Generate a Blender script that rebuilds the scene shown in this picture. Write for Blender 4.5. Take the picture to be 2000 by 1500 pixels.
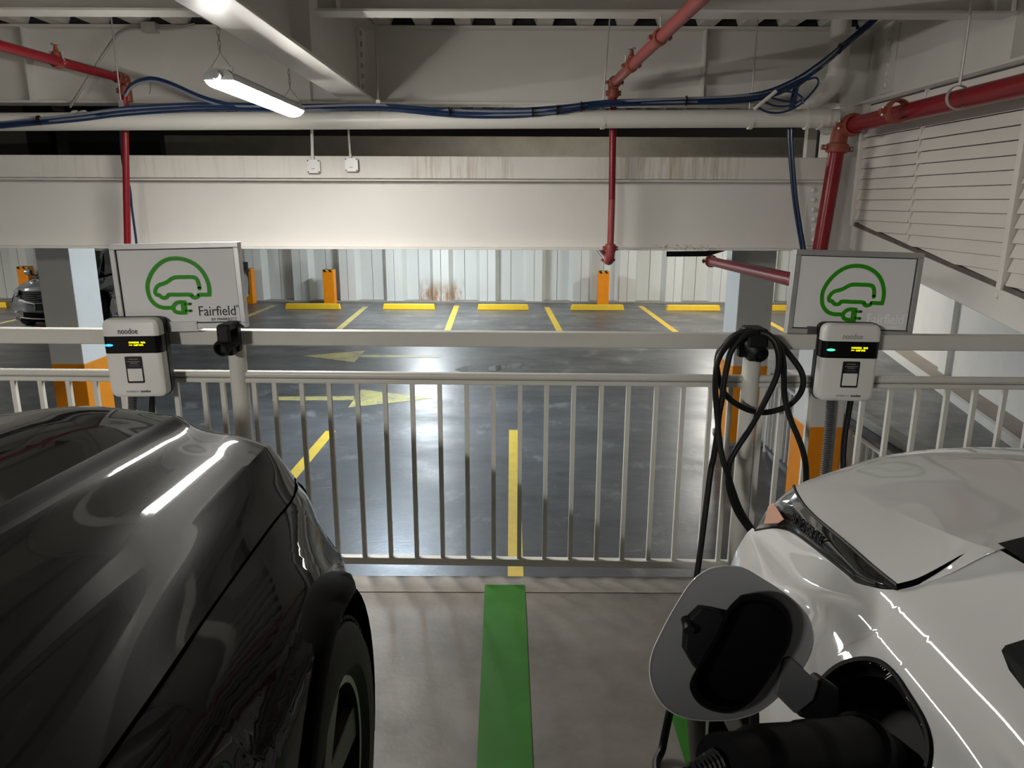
import bpy, bmesh, math, random
from mathutils import Vector, Matrix
random.seed(7)
for o in list(bpy.data.objects): bpy.data.objects.remove(o, do_unlink=True)
scene = bpy.context.scene
COL = scene.collection
# ------------------------------------------------------------------ camera
FPX = 1460.0; PITCH = math.radians(13.74); EYE = 1.65; ROLL = math.radians(0.2)
_f = Vector((0, math.cos(PITCH), -math.sin(PITCH))); _r0 = Vector((1, 0, 0)); _u0 = _r0.cross(_f)
_r = _r0*math.cos(ROLL) + _u0*math.sin(ROLL); _u = _u0*math.cos(ROLL) - _r0*math.sin(ROLL)
CAM = Vector((0, 0, EYE))
cd = bpy.data.cameras.new('camera'); cam = bpy.data.objects.new('camera', cd); COL.objects.link(cam)
cd.sensor_width = 36.0; cd.lens = FPX/2000*36; cd.clip_start = 0.02; cd.clip_end = 200
M = Matrix((( _r.x, _u.x, -_f.x, 0), (_r.y, _u.y, -_f.y, 0), (_r.z, _u.z, -_f.z, EYE), (0, 0, 0, 1)))
cam.matrix_world = M; scene.camera = cam
def ray(px, py): return _f + _r*((px-1000)/FPX) - _u*((py-750)/FPX)
def on(px, py, ax, val):
    d = ray(px, py); return CAM + d*((val-CAM[ax])/d[ax])
def onX(px, py, v): return on(px, py, 0, v)
def onY(px, py, v): return on(px, py, 1, v)
def onZ(px, py, v): return on(px, py, 2, v)
def on_plane(px, py, o, n):
    d = ray(px, py); return CAM + d*((o-CAM).dot(n)/d.dot(n))
# ------------------------------------------------------------------ world and exposure
w = bpy.data.worlds.new('world'); scene.world = w; w.use_nodes = True
w.node_tree.nodes['Background'].inputs[0].default_value = (0.9, 0.88, 0.84, 1)
w.node_tree.nodes['Background'].inputs[1].default_value = 0.02
vs = scene.view_settings; vs.view_transform = 'Standard'; vs.look = 'None'; vs.gamma = 1.0; vs.use_curve_mapping = False
vs.exposure = 0.74
LAMP_NEAR = 116.0      # emission strength of the hanging lamp's diffuser
LAMP_BACK = 430.0      # the lamps behind the camera
LAMP_LOW = 190.0       # the lower deck's lamps
# ------------------------------------------------------------------ materials
MATS = {}
def mat(name, col, rough=0.5, metal=0.0, col2=None, scale=4.0, amount=0.35, bump=0.0, bscale=60.0, coat=0.0, spec=0.5,
        stretch=(1, 1, 1), rough2=None, detail=6.0, emit=None, estr=0.0):
    m = bpy.data.materials.new(name); m.use_nodes = True; nt = m.node_tree; N = nt.nodes; L = nt.links
    b = N['Principled BSDF']
    b.inputs['Base Color'].default_value = (*col, 1); b.inputs['Roughness'].default_value = rough
    b.inputs['Metallic'].default_value = metal; b.inputs['Coat Weight'].default_value = coat
    b.inputs['Coat Roughness'].default_value = 0.03; b.inputs['Specular IOR Level'].default_value = spec
    if emit: b.inputs['Emission Color'].default_value = (*emit, 1); b.inputs['Emission Strength'].default_value = estr
    if col2 or bump:
        tc = N.new('ShaderNodeTexCoord'); mp = N.new('ShaderNodeMapping'); mp.inputs['Scale'].default_value = stretch
        L.new(tc.outputs['Object'], mp.inputs['Vector'])
    if col2:
        n = N.new('ShaderNodeTexNoise'); n.inputs['Scale'].default_value = scale; n.inputs['Detail'].default_value = detail
        n.inputs['Roughness'].default_value = 0.65
        L.new(mp.outputs[0], n.inputs['Vector'])
        r = N.new('ShaderNodeValToRGB'); r.color_ramp.elements[0].position = 0.5-amount/2; r.color_ramp.elements[1].position = 0.5+amount/2
        r.color_ramp.elements[0].color = (*col, 1); r.color_ramp.elements[1].color = (*col2, 1)
        L.new(n.outputs['Fac'], r.inputs[0]); L.new(r.outputs[0], b.inputs['Base Color'])
        if rough2 is not None:
            mr = N.new('ShaderNodeMapRange'); mr.inputs[1].default_value = 0.3; mr.inputs[2].default_value = 0.7
            mr.inputs[3].default_value = rough; mr.inputs[4].default_value = rough2
            L.new(n.outputs['Fac'], mr.inputs[0]); L.new(mr.outputs[0], b.inputs['Roughness'])
    if bump:
        n2 = N.new('ShaderNodeTexNoise'); n2.inputs['Scale'].default_value = bscale; n2.inputs['Detail'].default_value = 5
        L.new(mp.outputs[0], n2.inputs['Vector'])
        bp = N.new('ShaderNodeBump'); bp.inputs['Strength'].default_value = bump; bp.inputs['Distance'].default_value = 0.01
        L.new(n2.outputs['Fac'], bp.inputs['Height']); L.new(bp.outputs[0], b.inputs['Normal'])
    MATS[name] = m; return m
def overlay(m, col, scale, lo, hi, stretch=(1, 1, 1), strength=1.0, zmask=None, xmask=None, detail=8.0):
    """stains: mixes a colour over the base colour by a thresholded noise, optionally only in a band of heights"""
    nt = m.node_tree; N = nt.nodes; L = nt.links; b = N['Principled BSDF']; s = b.inputs['Base Color']
    mix = N.new('ShaderNodeMix'); mix.data_type = 'RGBA'
    if s.is_linked: L.new(s.links[0].from_socket, mix.inputs[6])
    else: mix.inputs[6].default_value = s.default_value
    mix.inputs[7].default_value = (*col, 1)
    tc = N.new('ShaderNodeTexCoord'); mp = N.new('ShaderNodeMapping'); mp.inputs['Scale'].default_value = stretch
    L.new(tc.outputs['Object'], mp.inputs[0])
    n = N.new('ShaderNodeTexNoise'); n.inputs['Scale'].default_value = scale; n.inputs['Detail'].default_value = detail; n.inputs['Roughness'].default_value = 0.7
    L.new(mp.outputs[0], n.inputs['Vector'])
    mr = N.new('ShaderNodeMapRange'); mr.inputs[1].default_value = lo; mr.inputs[2].default_value = hi; mr.inputs[3].default_value = 0; mr.inputs[4].default_value = strength
    L.new(n.outputs['Fac'], mr.inputs[0]); out = mr.outputs[0]
    for axis, mk in (('Z', zmask), ('X', xmask)):
        if mk:
            sp = N.new('ShaderNodeSeparateXYZ'); L.new(tc.outputs['Object'], sp.inputs[0])
            a, bb, c, d = mk
            m1 = N.new('ShaderNodeMapRange'); m1.inputs[1].default_value = a; m1.inputs[2].default_value = bb
            m2 = N.new('ShaderNodeMapRange'); m2.inputs[1].default_value = d; m2.inputs[2].default_value = c
            L.new(sp.outputs[axis], m1.inputs[0]); L.new(sp.outputs[axis], m2.inputs[0])
            q = N.new('ShaderNodeMath'); q.operation = 'MULTIPLY'; L.new(m1.outputs[0], q.inputs[0]); L.new(m2.outputs[0], q.inputs[1])
            q2 = N.new('ShaderNodeMath'); q2.operation = 'MULTIPLY'; L.new(q.outputs[0], q2.inputs[0]); L.new(out, q2.inputs[1]); out = q2.outputs[0]
    L.new(out, mix.inputs[0]); L.new(mix.outputs[2], s)
    return m
WHITE = mat('white_steel_paint', (0.66, 0.645, 0.605), 0.42, col2=(0.70, 0.685, 0.645), scale=2.5, bump=0.03, bscale=25)
LINT = mat('white_girder_paint', (0.71, 0.69, 0.655), 0.40, col2=(0.74, 0.72, 0.685), scale=2.0, bump=0.03, bscale=20)
overlay(LINT, (0.42, 0.36, 0.28), 22, 0.60, 0.72, stretch=(1.2, 1, 0.5), strength=0.6, zmask=(1.24, 1.262, 1.27, 1.31))
overlay(LINT, (0.25, 0.15, 0.06), 40, 0.50, 0.60, stretch=(1, 1, 1), strength=0.9, zmask=(1.26, 1.275, 1.29, 1.31), xmask=(1.15, 1.25, 1.6, 1.75))
KERB = mat('painted_slab_edge', (0.67, 0.645, 0.60), 0.6, col2=(0.72, 0.695, 0.65), scale=3, bump=0.08, bscale=40)
overlay(KERB, (0.36, 0.29, 0.20), 14, 0.52, 0.72, stretch=(2.2, 1, 0.12), strength=0.3, xmask=(-6, -3, -1.5, -1.0))
overlay(KERB, (0.36, 0.27, 0.16), 14, 0.47, 0.70, stretch=(2.2, 1, 0.12), strength=0.75, xmask=(-0.9, -0.75, -0.1, 0.1))
overlay(KERB, (0.36, 0.27, 0.16), 14, 0.43, 0.66, stretch=(2.2, 1, 0.12), strength=0.8, xmask=(0.55, 0.9, 1.6, 1.95))
DECK = mat('deck_steel', (0.60, 0.58, 0.53), 0.45, col2=(0.64, 0.62, 0.57), scale=3)
PVC = mat('white_pvc', (0.67, 0.65, 0.60), 0.35, col2=(0.71, 0.69, 0.64), scale=2)
CONC = mat('near_floor_concrete', (0.155, 0.140, 0.122), 0.55, col2=(0.36, 0.332, 0.30), scale=2.2, amount=0.5, bump=0.12, bscale=45, rough2=0.35, detail=9)
overlay(CONC, (0.34, 0.32, 0.29), 1.6, 0.52, 0.75, strength=0.5)
overlay(CONC, (0.06, 0.055, 0.05), 7, 0.66, 0.72, strength=0.6)
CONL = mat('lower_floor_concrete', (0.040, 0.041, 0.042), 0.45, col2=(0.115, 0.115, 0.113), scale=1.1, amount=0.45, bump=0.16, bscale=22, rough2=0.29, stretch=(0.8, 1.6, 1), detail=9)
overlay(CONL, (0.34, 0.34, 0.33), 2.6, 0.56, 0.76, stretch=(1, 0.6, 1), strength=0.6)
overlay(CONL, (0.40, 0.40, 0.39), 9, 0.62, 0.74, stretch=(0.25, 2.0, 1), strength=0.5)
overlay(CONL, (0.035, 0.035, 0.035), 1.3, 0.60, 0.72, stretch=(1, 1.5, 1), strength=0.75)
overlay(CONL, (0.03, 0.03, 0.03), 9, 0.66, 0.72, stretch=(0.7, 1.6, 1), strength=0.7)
EDGE = mat('worn_edge_concrete', (0.22, 0.198, 0.174), 0.6, col2=(0.38, 0.348, 0.315), scale=4, amount=0.5, bump=0.15, bscale=40)
CONB = mat('bare_concrete', (0.25, 0.235, 0.205), 0.8, col2=(0.34, 0.32, 0.28), scale=3, bump=0.2, bscale=30)
overlay(CONB, (0.09, 0.08, 0.07), 5, 0.62, 0.7, strength=0.7)
SLAB = mat('slab_soffit', (0.42, 0.41, 0.38), 0.8, col2=(0.48, 0.47, 0.43), scale=2)
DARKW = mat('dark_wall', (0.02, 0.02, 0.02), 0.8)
SHEET = mat('white_sheet_pile', (0.60, 0.61, 0.58), 0.5, col2=(0.66, 0.67, 0.64), scale=1.2, stretch=(1, 1, 0.15), bump=0.03, bscale=6)
SHEETR = mat('white_sheet_pile_rusty', (0.60, 0.61, 0.58), 0.5, col2=(0.66, 0.67, 0.64), scale=1.2, stretch=(1, 1, 0.15), bump=0.03, bscale=6)
overlay(SHEETR, (0.30, 0.13, 0.03), 3.2, 0.40, 0.55, stretch=(1.2, 1, 0.35), strength=0.9, zmask=(-1.6, -1.2, -1.0, -0.55))
WALLW = mat('white_plaster', (0.66, 0.64, 0.60), 0.7, col2=(0.70, 0.68, 0.64), scale=3, bump=0.05)
TAUPE = mat('taupe_kerb', (0.30, 0.26, 0.21), 0.75, col2=(0.36, 0.32, 0.27), scale=3)
LOUV = mat('louver_paint', (0.74, 0.705, 0.66), 0.5, col2=(0.77, 0.735, 0.69), scale=3)
RAIL = mat('rail_paint', (0.56, 0.55, 0.505), 0.36, col2=(0.60, 0.59, 0.545), scale=6, bump=0.03)
RED = mat('red_pipe_paint', (0.205, 0.006, 0.013), 0.3, col2=(0.23, 0.008, 0.016), scale=8, spec=0.3)
REDP = mat('faded_red_pipe_paint', (0.34, 0.065, 0.06), 0.45, col2=(0.28, 0.035, 0.038), scale=14, amount=0.5)
REDF = mat('red_oxide_fitting', (0.23, 0.045, 0.025), 0.5, col2=(0.28, 0.06, 0.03), scale=20)
BLUE = mat('blue_cable_sheath', (0.010, 0.028, 0.085), 0.22)
STEELC = mat('grey_cable', (0.45, 0.46, 0.48), 0.3)
GALV = mat('galvanised_steel', (0.42, 0.41, 0.39), 0.4, 0.5, col2=(0.50, 0.49, 0.46), scale=12)
ALU = mat('brushed_aluminium', (0.50, 0.50, 0.50), 0.38, 0.6, col2=(0.56, 0.56, 0.56), scale=20)
BOXG = mat('pale_plastic_box', (0.70, 0.71, 0.70), 0.4)
BLK = mat('black_rubber', (0.006, 0.006, 0.007), 0.45, spec=0.3)
BLKP = mat('black_plastic', (0.006, 0.006, 0.007), 0.5, spec=0.25)
BLKM = mat('matte_black_cladding', (0.002, 0.002, 0.002), 0.5, spec=0.03)
BLKG = mat('gloss_black_trim', (0.006, 0.006, 0.007), 0.08, coat=0.5)
DGREY = mat('grey_conduit', (0.075, 0.075, 0.08), 0.45)
ORA = mat('orange_paint', (0.80, 0.26, 0.0), 0.45, col2=(0.74, 0.23, 0.0), scale=5)
YEL = mat('yellow_paint', (0.72, 0.46, 0.015), 0.5, col2=(0.66, 0.42, 0.015), scale=6)
YELW = mat('worn_yellow_paint', (0.66, 0.44, 0.03), 0.5, col2=(0.52, 0.37, 0.05), scale=6, amount=0.4)
overlay(YELW, (0.20, 0.18, 0.10), 7, 0.60, 0.70, strength=0.6)
YELF = mat('faded_yellow_paint', (0.50, 0.42, 0.12), 0.5, col2=(0.34, 0.30, 0.12), scale=5, amount=0.4)
overlay(YELF, (0.16, 0.16, 0.15), 6, 0.50, 0.62, strength=0.8)
GRN = mat('green_floor_paint', (0.035, 0.20, 0.018), 0.35, col2=(0.045, 0.24, 0.022), scale=5, bump=0.05, bscale=40)
overlay(GRN, (0.02, 0.06, 0.01), 25, 0.70, 0.74, strength=0.7)
SIGNW = mat('white_sign_panel', (0.76, 0.755, 0.76), 0.2, col2=(0.79, 0.785, 0.79), scale=3)
SGRN = mat('green_vinyl', (0.03, 0.30, 0.005), 0.25)
LETD = mat('dark_lettering', (0.014, 0.014, 0.014), 0.45, spec=0.3)
LETW = mat('white_lettering', (0.95, 0.95, 0.94), 0.4)
LETG = mat('grey_lettering', (0.30, 0.30, 0.30), 0.4)
CHW = mat('charger_white_plastic', (0.70, 0.69, 0.66), 0.35)
LEDB = mat('blue_light', (0.02, 0.1, 0.5), 0.3, emit=(0.02, 0.22, 1.0), estr=2.2)
LEDG = mat('green_light', (0.02, 0.4, 0.1), 0.3, emit=(0.05, 0.9, 0.28), estr=1.6)
DISP = mat('yellow_display', (0.3, 0.25, 0), 0.3, emit=(1.0, 0.88, 0.0), estr=1.6)
LAMPM = mat('lamp_diffuser', (0.9, 0.9, 0.9), 0.5, emit=(1.0, 0.965, 0.905), estr=LAMP_NEAR)
LAMPB = mat('rear_lamp_diffuser', (0.9, 0.9, 0.9), 0.5, emit=(1.0, 0.965, 0.905), estr=LAMP_BACK)
FILLU = mat('upper_fill_diffuser', (0.9, 0.9, 0.9), 0.5, emit=(1.0, 0.955, 0.875), estr=60.0)
LAMPC = mat('cool_lamp_diffuser', (0.9, 0.9, 0.9), 0.5, emit=(0.86, 0.94, 1.0), estr=LAMP_LOW*2.3)
LAMPK = mat('blue_white_lamp_diffuser', (0.9, 0.9, 0.9), 0.5, emit=(0.70, 0.85, 1.0), estr=LAMP_LOW*1.5)
LAMPL = mat('left_lamp_diffuser', (0.9, 0.9, 0.9), 0.5, emit=(1.0, 0.97, 0.91), estr=LAMP_LOW*2.4)
LAMPN = mat('neutral_lamp_diffuser', (0.9, 0.9, 0.9), 0.5, emit=(1.0, 0.97, 0.90), estr=LAMP_LOW)
LAMPH = mat('lamp_housing', (0.45, 0.47, 0.47), 0.4)
CBLK = mat('black_car_paint', (0.003, 0.003, 0.0035), 0.35, coat=0.72, spec=0.01)
CWHT = mat('white_car_paint', (0.58, 0.58, 0.575), 0.4, coat=1.0, spec=0.05)
CGRY = mat('grey_car_paint', (0.12, 0.127, 0.135), 0.25, 0.4, coat=1.0)
CINN = mat('flap_inner_paint', (0.15, 0.155, 0.16), 0.5)
GAP = mat('dark_panel_gap', (0.002, 0.002, 0.002), 0.9, spec=0.0)
PLUG = mat('matte_black_plug', (0.0025, 0.0025, 0.003), 0.5, spec=0.08)
BAND = mat('display_glass', (0.003, 0.003, 0.0035), 0.25, spec=0.25)
GLAS = mat('tinted_glass', (0.01, 0.012, 0.012), 0.04, coat=0.3)
LENS = mat('smoked_lens', (0.10, 0.10, 0.10), 0.06, coat=1.0)
AMB = mat('amber_reflector', (0.62, 0.30, 0.18), 0.2, coat=1.0)
CHRM = mat('chrome', (0.75, 0.75, 0.75), 0.12, 1.0)
RIMM = mat('grey_alloy', (0.16, 0.155, 0.145), 0.35, 0.5)
TIRE = mat('tire_rubber', (0.010, 0.010, 0.010), 0.7, bump=0.1, bscale=120)
TIRED = mat('paler_tire_rubber', (0.055, 0.052, 0.050), 0.8, bump=0.1, bscale=120)  # paler grey rubber for the white car's tires
HLIT = mat('headlamp_chrome', (0.7, 0.72, 0.74), 0.1, 0.8)
# ------------------------------------------------------------------ mesh helpers
class MB:
    def __init__(s): s.v = []; s.f = []
    def add(s, vs, fs):
        o = len(s.v); s.v += [tuple(p) for p in vs]; s.f += [tuple(i+o for i in f) for f in fs]; return s
    def box(s, x0, x1, y0, y1, z0, z1):
        v = [(x, y, z) for x in (x0, x1) for y in (y0, y1) for z in (z0, z1)]
        return s.add(v, [(0, 1, 3, 2), (4, 6, 7, 5), (0, 4, 5, 1), (2, 3, 7, 6), (0, 2, 6, 4), (1, 5, 7, 3)])
    def hexa(s, b, t):        # bottom quad, top quad (same order)
        return s.add(list(b)+list(t), [(3, 2, 1, 0), (4, 5, 6, 7), (0, 1, 5, 4), (1, 2, 6, 5), (2, 3, 7, 6), (3, 0, 4, 7)])
    def obox(s, o, ex, ey, ez, a, b, c):     # oriented box, half sizes a b c
        o = Vector(o); q = lambda i, j, k: o+ex*(a*i)+ey*(b*j)+ez*(c*k)
        v = [q(i, j, k) for i in (-1, 1) for j in (-1, 1) for k in (-1, 1)]
        return s.add(v, [(0, 1, 3, 2), (4, 6, 7, 5), (0, 4, 5, 1), (2, 3, 7, 6), (0, 2, 6, 4), (1, 5, 7, 3)])
    def tube(s, pts, r, n=10, cap=True):
        pts = [Vector(p) for p in pts]; m = len(pts); rs = r if isinstance(r, (list, tuple)) else [r]*m
        t0 = (pts[1]-pts[0]).normalized(); a = Vector((0, 0, 1)) if abs(t0.z) < 0.9 else Vector((1, 0, 0))
        nrm = t0.cross(a).normalized(); vs = []; pt = t0
        for i, p in enumerate(pts):
            t = (pts[min(i+1, m-1)]-pts[max(i-1, 0)]).normalized()
            ax = pt.cross(t)
            if ax.length > 1e-6: nrm = Matrix.Rotation(pt.angle(t), 3, ax.normalized()) @ nrm
            nrm = (nrm-t*nrm.dot(t)).normalized(); bn = t.cross(nrm); pt = t
            vs += [p+(nrm*math.cos(2*math.pi*k/n)+bn*math.sin(2*math.pi*k/n))*rs[i] for k in range(n)]
        fs = [(i*n+k, i*n+(k+1) % n, (i+1)*n+(k+1) % n, (i+1)*n+k) for i in range(m-1) for k in range(n)]
        if cap: fs += [tuple(range(n-1, -1, -1)), tuple((m-1)*n+k for k in range(n))]
        return s.add(vs, fs)
    def lathe(s, o, ax, prof, n=24):      # prof: (along, radius)
        o = Vector(o); ax = Vector(ax).normalized(); a = Vector((0, 0, 1)) if abs(ax.z) < 0.9 else Vector((1, 0, 0))
        e1 = ax.cross(a).normalized(); e2 = ax.cross(e1); m = len(prof); vs = []
        for h, r in prof: vs += [o+ax*h+(e1*math.cos(2*math.pi*k/n)+e2*math.sin(2*math.pi*k/n))*r for k in range(n)]
        return s.add(vs, [(i*n+k, i*n+(k+1) % n, (i+1)*n+(k+1) % n, (i+1)*n+k) for i in range(m-1) for k in range(n)])
    def prism(s, pts, d):      # closed outline extruded by vector d
        pts = [Vector(p) for p in pts]; d = Vector(d); n = len(pts)
        return s.add(pts+[p+d for p in pts], [tuple(range(n-1, -1, -1)), tuple(range(n, 2*n))]+[(i, (i+1) % n, n+(i+1) % n, n+i) for i in range(n)])
    def grid(s, G, flip=False):
        nu = len(G); nv = len(G[0]); vs = [p for r in G for p in r]
        fs = [(i*nv+j, i*nv+j+1, (i+1)*nv+j+1, (i+1)*nv+j) for i in range(nu-1) for j in range(nv-1)]
        if flip: fs = [f[::-1] for f in fs]
        return s.add(vs, fs)
    def out(s, name, m, parent=None, smooth=False, bevel=0.0, angle=35, fix=True):
        me = bpy.data.meshes.new(name); me.from_pydata(s.v, [], s.f); me.update()
        if fix:
            bm = bmesh.new(); bm.from_mesh(me); bmesh.ops.recalc_face_normals(bm, faces=bm.faces); bm.to_mesh(me); bm.free()
        me.materials.append(m)
        o = bpy.data.objects.new(name, me); COL.objects.link(o)
        if parent: adopt(o, parent)
        if smooth:
            me.polygons.foreach_set('use_smooth', [True]*len(me.polygons))
            me.set_sharp_from_angle(angle=math.radians(angle))
        if bevel:
            b = o.modifiers.new('bevel', 'BEVEL'); b.width = bevel; b.segments = 2; b.limit_method = 'ANGLE'; b.angle_limit = math.radians(40)
        return o
def adopt(o, parent):
    o.parent = parent; p = parent; m = Matrix.Identity(4); chain = []
    while p: chain.append(p); p = p.parent
    for q in reversed(chain): m = m @ q.matrix_parent_inverse @ q.matrix_basis
    o.matrix_parent_inverse = m.inverted()
def tag(o, label, cat=None, group=None, kind=None):
    if label: o['label'] = label
    if cat: o['category'] = cat
    if group: o['group'] = group
    if kind: o['kind'] = kind
    return o
def thing(name, label, cat, loc=(0, 0, 0), group=None, kind=None, rz=0.0):
    o = bpy.data.objects.new(name, None); COL.objects.link(o); o.location = loc; o.rotation_euler = (0, 0, rz); o.empty_display_size = 0.1
    return tag(o, label, cat, group, kind)
def copy_tree(o, parent=None):
    c = o.copy(); COL.objects.link(c)
    if parent: c.parent = parent
    for ch in list(o.children): copy_tree(ch, c)
    return c
def cr(pts, n):          # Catmull-Rom through points, n samples per span
    P = [Vector(p) for p in pts]; out = []
    for i in range(len(P)-1):
        p0 = P[i-1] if i else P[0]*2-P[1]; p1 = P[i]; p2 = P[i+1]; p3 = P[i+2] if i+2 < len(P) else P[-1]*2-P[-2]
        for k in range(n):
            t = k/n; out.append(0.5*((2*p1)+(p2-p0)*t+(2*p0-5*p1+4*p2-p3)*t*t+(3*p1-p0-3*p2+p3)*t*t*t))
    out.append(P[-1]); return out
def text(body, size, m, o, ex, ey, parent, name='lettering', align='LEFT', ext=0.0006, sx=1.0, bold=0.0):
    cu = bpy.data.curves.new('t', 'FONT'); cu.body = body; cu.size = size; cu.extrude = ext; cu.align_x = align; cu.resolution_u = 3; cu.offset = bold
    t = bpy.data.objects.new('t', cu); COL.objects.link(t)
    me = bpy.data.meshes.new_from_object(t); bpy.data.objects.remove(t); bpy.data.curves.remove(cu)
    ex = Vector(ex).normalized(); ey = Vector(ey).normalized(); ez = ex.cross(ey); o = Vector(o)
    for v in me.vertices: v.co = o+ex*(v.co.x*sx)+ey*v.co.y+ez*v.co.z
    me.name = name; me.materials.clear(); me.materials.append(m)
    ob = bpy.data.objects.new(name, me); COL.objects.link(ob)
    if parent: adopt(ob, parent)
    return ob
def rrect(wd, ht, r, n=6):
    pts = []
    for cx, cy, a0 in ((wd/2-r, ht/2-r, 0), (-wd/2+r, ht/2-r, 90), (-wd/2+r, -ht/2+r, 180), (wd/2-r, -ht/2+r, 270)):
        for k in range(n+1):
            a = math.radians(a0+90*k/n); pts.append((cx+r*math.cos(a), cy+r*math.sin(a)))
    return pts
def solo(mb, name, m, label, cat, group=None, **k): return tag(mb.out(name, m, **k), label, cat, group)
def struct(mb, name, m, parent=None, label=None, **k):
    o = mb.out(name, m, parent, **k)
    if not parent: o['kind'] = 'structure'
    if label: o['label'] = label
    return o
# ------------------------------------------------------------------ levels (metres)
ZL = -1.25                 # lower deck
Y_EDGE = 3.076             # our slab ends here
Y_RAIL = 3.12
Y_G = 6.3                  # girder line
Z_DECK = 2.955
# ------------------------------------------------------------------ the setting
struct(MB().box(-13, 2.72, -8, Y_EDGE, -0.28, 0), 'floor', CONC, label='grey concrete parking floor between the two nearest cars')
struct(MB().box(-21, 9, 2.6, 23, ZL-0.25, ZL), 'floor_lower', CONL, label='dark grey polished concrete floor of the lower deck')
struct(MB().box(-13, 2.72, 2.935, Y_EDGE, 0, 0.003), 'trim_7', EDGE, label='paler worn concrete strip along the slab edge under the railing')
# corrugated steel deck overhead, one sheet per three ribs
ceil = thing('ceiling', 'white corrugated steel deck ceiling overhead', None, (0, 0, Z_DECK), kind='structure')
pit = 0.31; sh = None
def deck_sheet():
    b = MB(); prof = []
    for k in range(3):
        x = k*pit; prof += [(x, 0.075), (x+0.13, 0.075), (x+0.16, 0.0), (x+0.28, 0.0)]
    prof.append((3*pit, 0.075))
    G = [[(x, y, Z_DECK+0.003+z) for x, z in prof] for y in (-8.0, 12.0)]
    b.grid(G)
    G2 = [[(x, y, Z_DECK+0.10) for x in (0, 3*pit)] for y in (-8.0, 12.0)]
    b.grid(G2)
    return b.out('deck_sheet', DECK)
x = -13.0
while x < 7.0:
    if sh is None: sh = deck_sheet(); o = sh
    else: o = sh.copy(); COL.objects.link(o)
    o.location = (x, 0, 0); adopt(o, ceil); x += 3*pit
struct(MB().box(-13, 6, Y_G-0.06, Y_G-0.04, Z_DECK-0.01, Z_DECK+0.095), 'flute_shade', DARKW, label='black strip standing in for the unlit void in the ribs of the ceiling deck')  # black colour stands in for the shade inside the open flutes
# back, left and far walls
struct(MB().box(-13, 8, -8.3, -8.0, 0, 3.1), 'wall_back', WALLW, label='white wall far behind the parked cars')
struct(MB().box(-13.3, -13, -8, 2.6, -0.3, 3.1), 'wall_left', WALLW, label='white side wall of the near deck')
struct(MB().box(-21.3, -21, 2.6, 23, ZL, 3.1), 'wall_left_lower', WALLW, label='white side wall of the lower deck')
wf = thing('wall_far', 'white corrugated sheet pile wall at the back of the lower deck', None, (0, 22.3, ZL), kind='structure')
YW = 22.05
def pile(flip, m):
    b = MB(); pr = [(0.0, 0), (0.225, 0), (0.335, 0.28), (0.445, 0.28), (0.672, 0.28)]
    if flip: pr = [(0.672-x, d) for x, d in pr][::-1]
    t = 0.02
    G = [[(x, YW+d, z) for x, d in pr] for z in (ZL, 1.85)]
    b.grid(G)
    # turned-back edges that form the seam
    for x, d in (pr[0], pr[-1]): b.box(x-0.002, x+0.002, YW+d, YW+d+0.06, ZL, 1.85)
    return b.out('sheet_panel', m)
pa = [pile(False, SHEET), pile(True, SHEET)]; pr_ = [pile(False, SHEETR), pile(True, SHEETR)]
X0 = onY(592, 560, 22.2).x
used = set()
for k in range(-16, 22):
    xx = X0+k*0.685
    src = (pr_ if k in (5, 6) else pa)[k % 2]
    key = (k in (5, 6), k % 2)
    if key in used: o = src.copy(); COL.objects.link(o)
    else: o = src; used.add(key)
    o.location = (xx, 0, 0); adopt(o, wf)
struct(MB().box(-21, 9, 22.45, 22.7, ZL, 3.1), 'wall_far_backing', DARKW, label='dark backing behind the sheet pile wall')
# dirt kerb strip at the foot of the wall
struct(MB().box(-21, 9, 21.93, 22.4, ZL, ZL+0.03), 'trim_1', CONB, label='rough concrete strip along the foot of the sheet wall')
# slanted white wall on the right of the lower deck, with a low kerb
A = onZ(1720, 681, ZL); B = onZ(1965, 863, ZL); dr = (B-A); dr.z = 0; dr.normalize(); A2 = A-dr*8; B2 = B+dr*5
nr = Vector((-dr.y, dr.x, 0)); nr = nr if nr.x > 0 else -nr
UPV = Vector((0, 0, 1))
b = MB(); q = lambda p, a, z: p+nr*a+Vector((0, 0, z-p.z))
b.hexa([q(A2, 0.42, ZL), q(B2, 0.42, ZL), q(B2, 0.7, ZL), q(A2, 0.7, ZL)], [q(A2, 0.42, 2.9), q(B2, 0.42, 2.9), q(B2, 0.7, 2.9), q(A2, 0.7, 2.9)])
struct(b, 'wall_right_lower', WALLW, label='white wall under the ramp at the right of the lower deck')
b = MB(); b.hexa([q(A2, 0.0, ZL), q(B2, 0.0, ZL), q(B2, 0.42, ZL), q(A2, 0.42, ZL)], [q(A2, 0.03, ZL+0.10), q(B2, 0.03, ZL+0.10), q(B2, 0.42, ZL+0.10), q(A2, 0.42, ZL+0.10)])
struct(b, 'baseboard_right', TAUPE, label='taupe kerb along the foot of the right wall')
b = MB(); b.hexa([q(A2, -0.02, ZL), q(B2, -0.02, ZL), q(B2, 0.05, ZL), q(A2, 0.05, ZL)], [q(A2, -0.02, ZL+0.115), q(B2, -0.02, ZL+0.115), q(B2, 0.05, ZL+0.115), q(A2, 0.05, ZL+0.115)])
struct(b, 'trim_2', WHITE, label='white painted nosing of the taupe kerb')
pc = onZ(1822, 727, ZL+0.10); b = MB(); b.obox(Vector((pc.x, pc.y, 0.6))+nr*0.27, dr, nr, UPV, 0.17, 0.145, 1.85)
solo(b, 'pilaster', WALLW, 'white pilaster standing out of the white wall below the ramp', 'pilaster')
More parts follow.
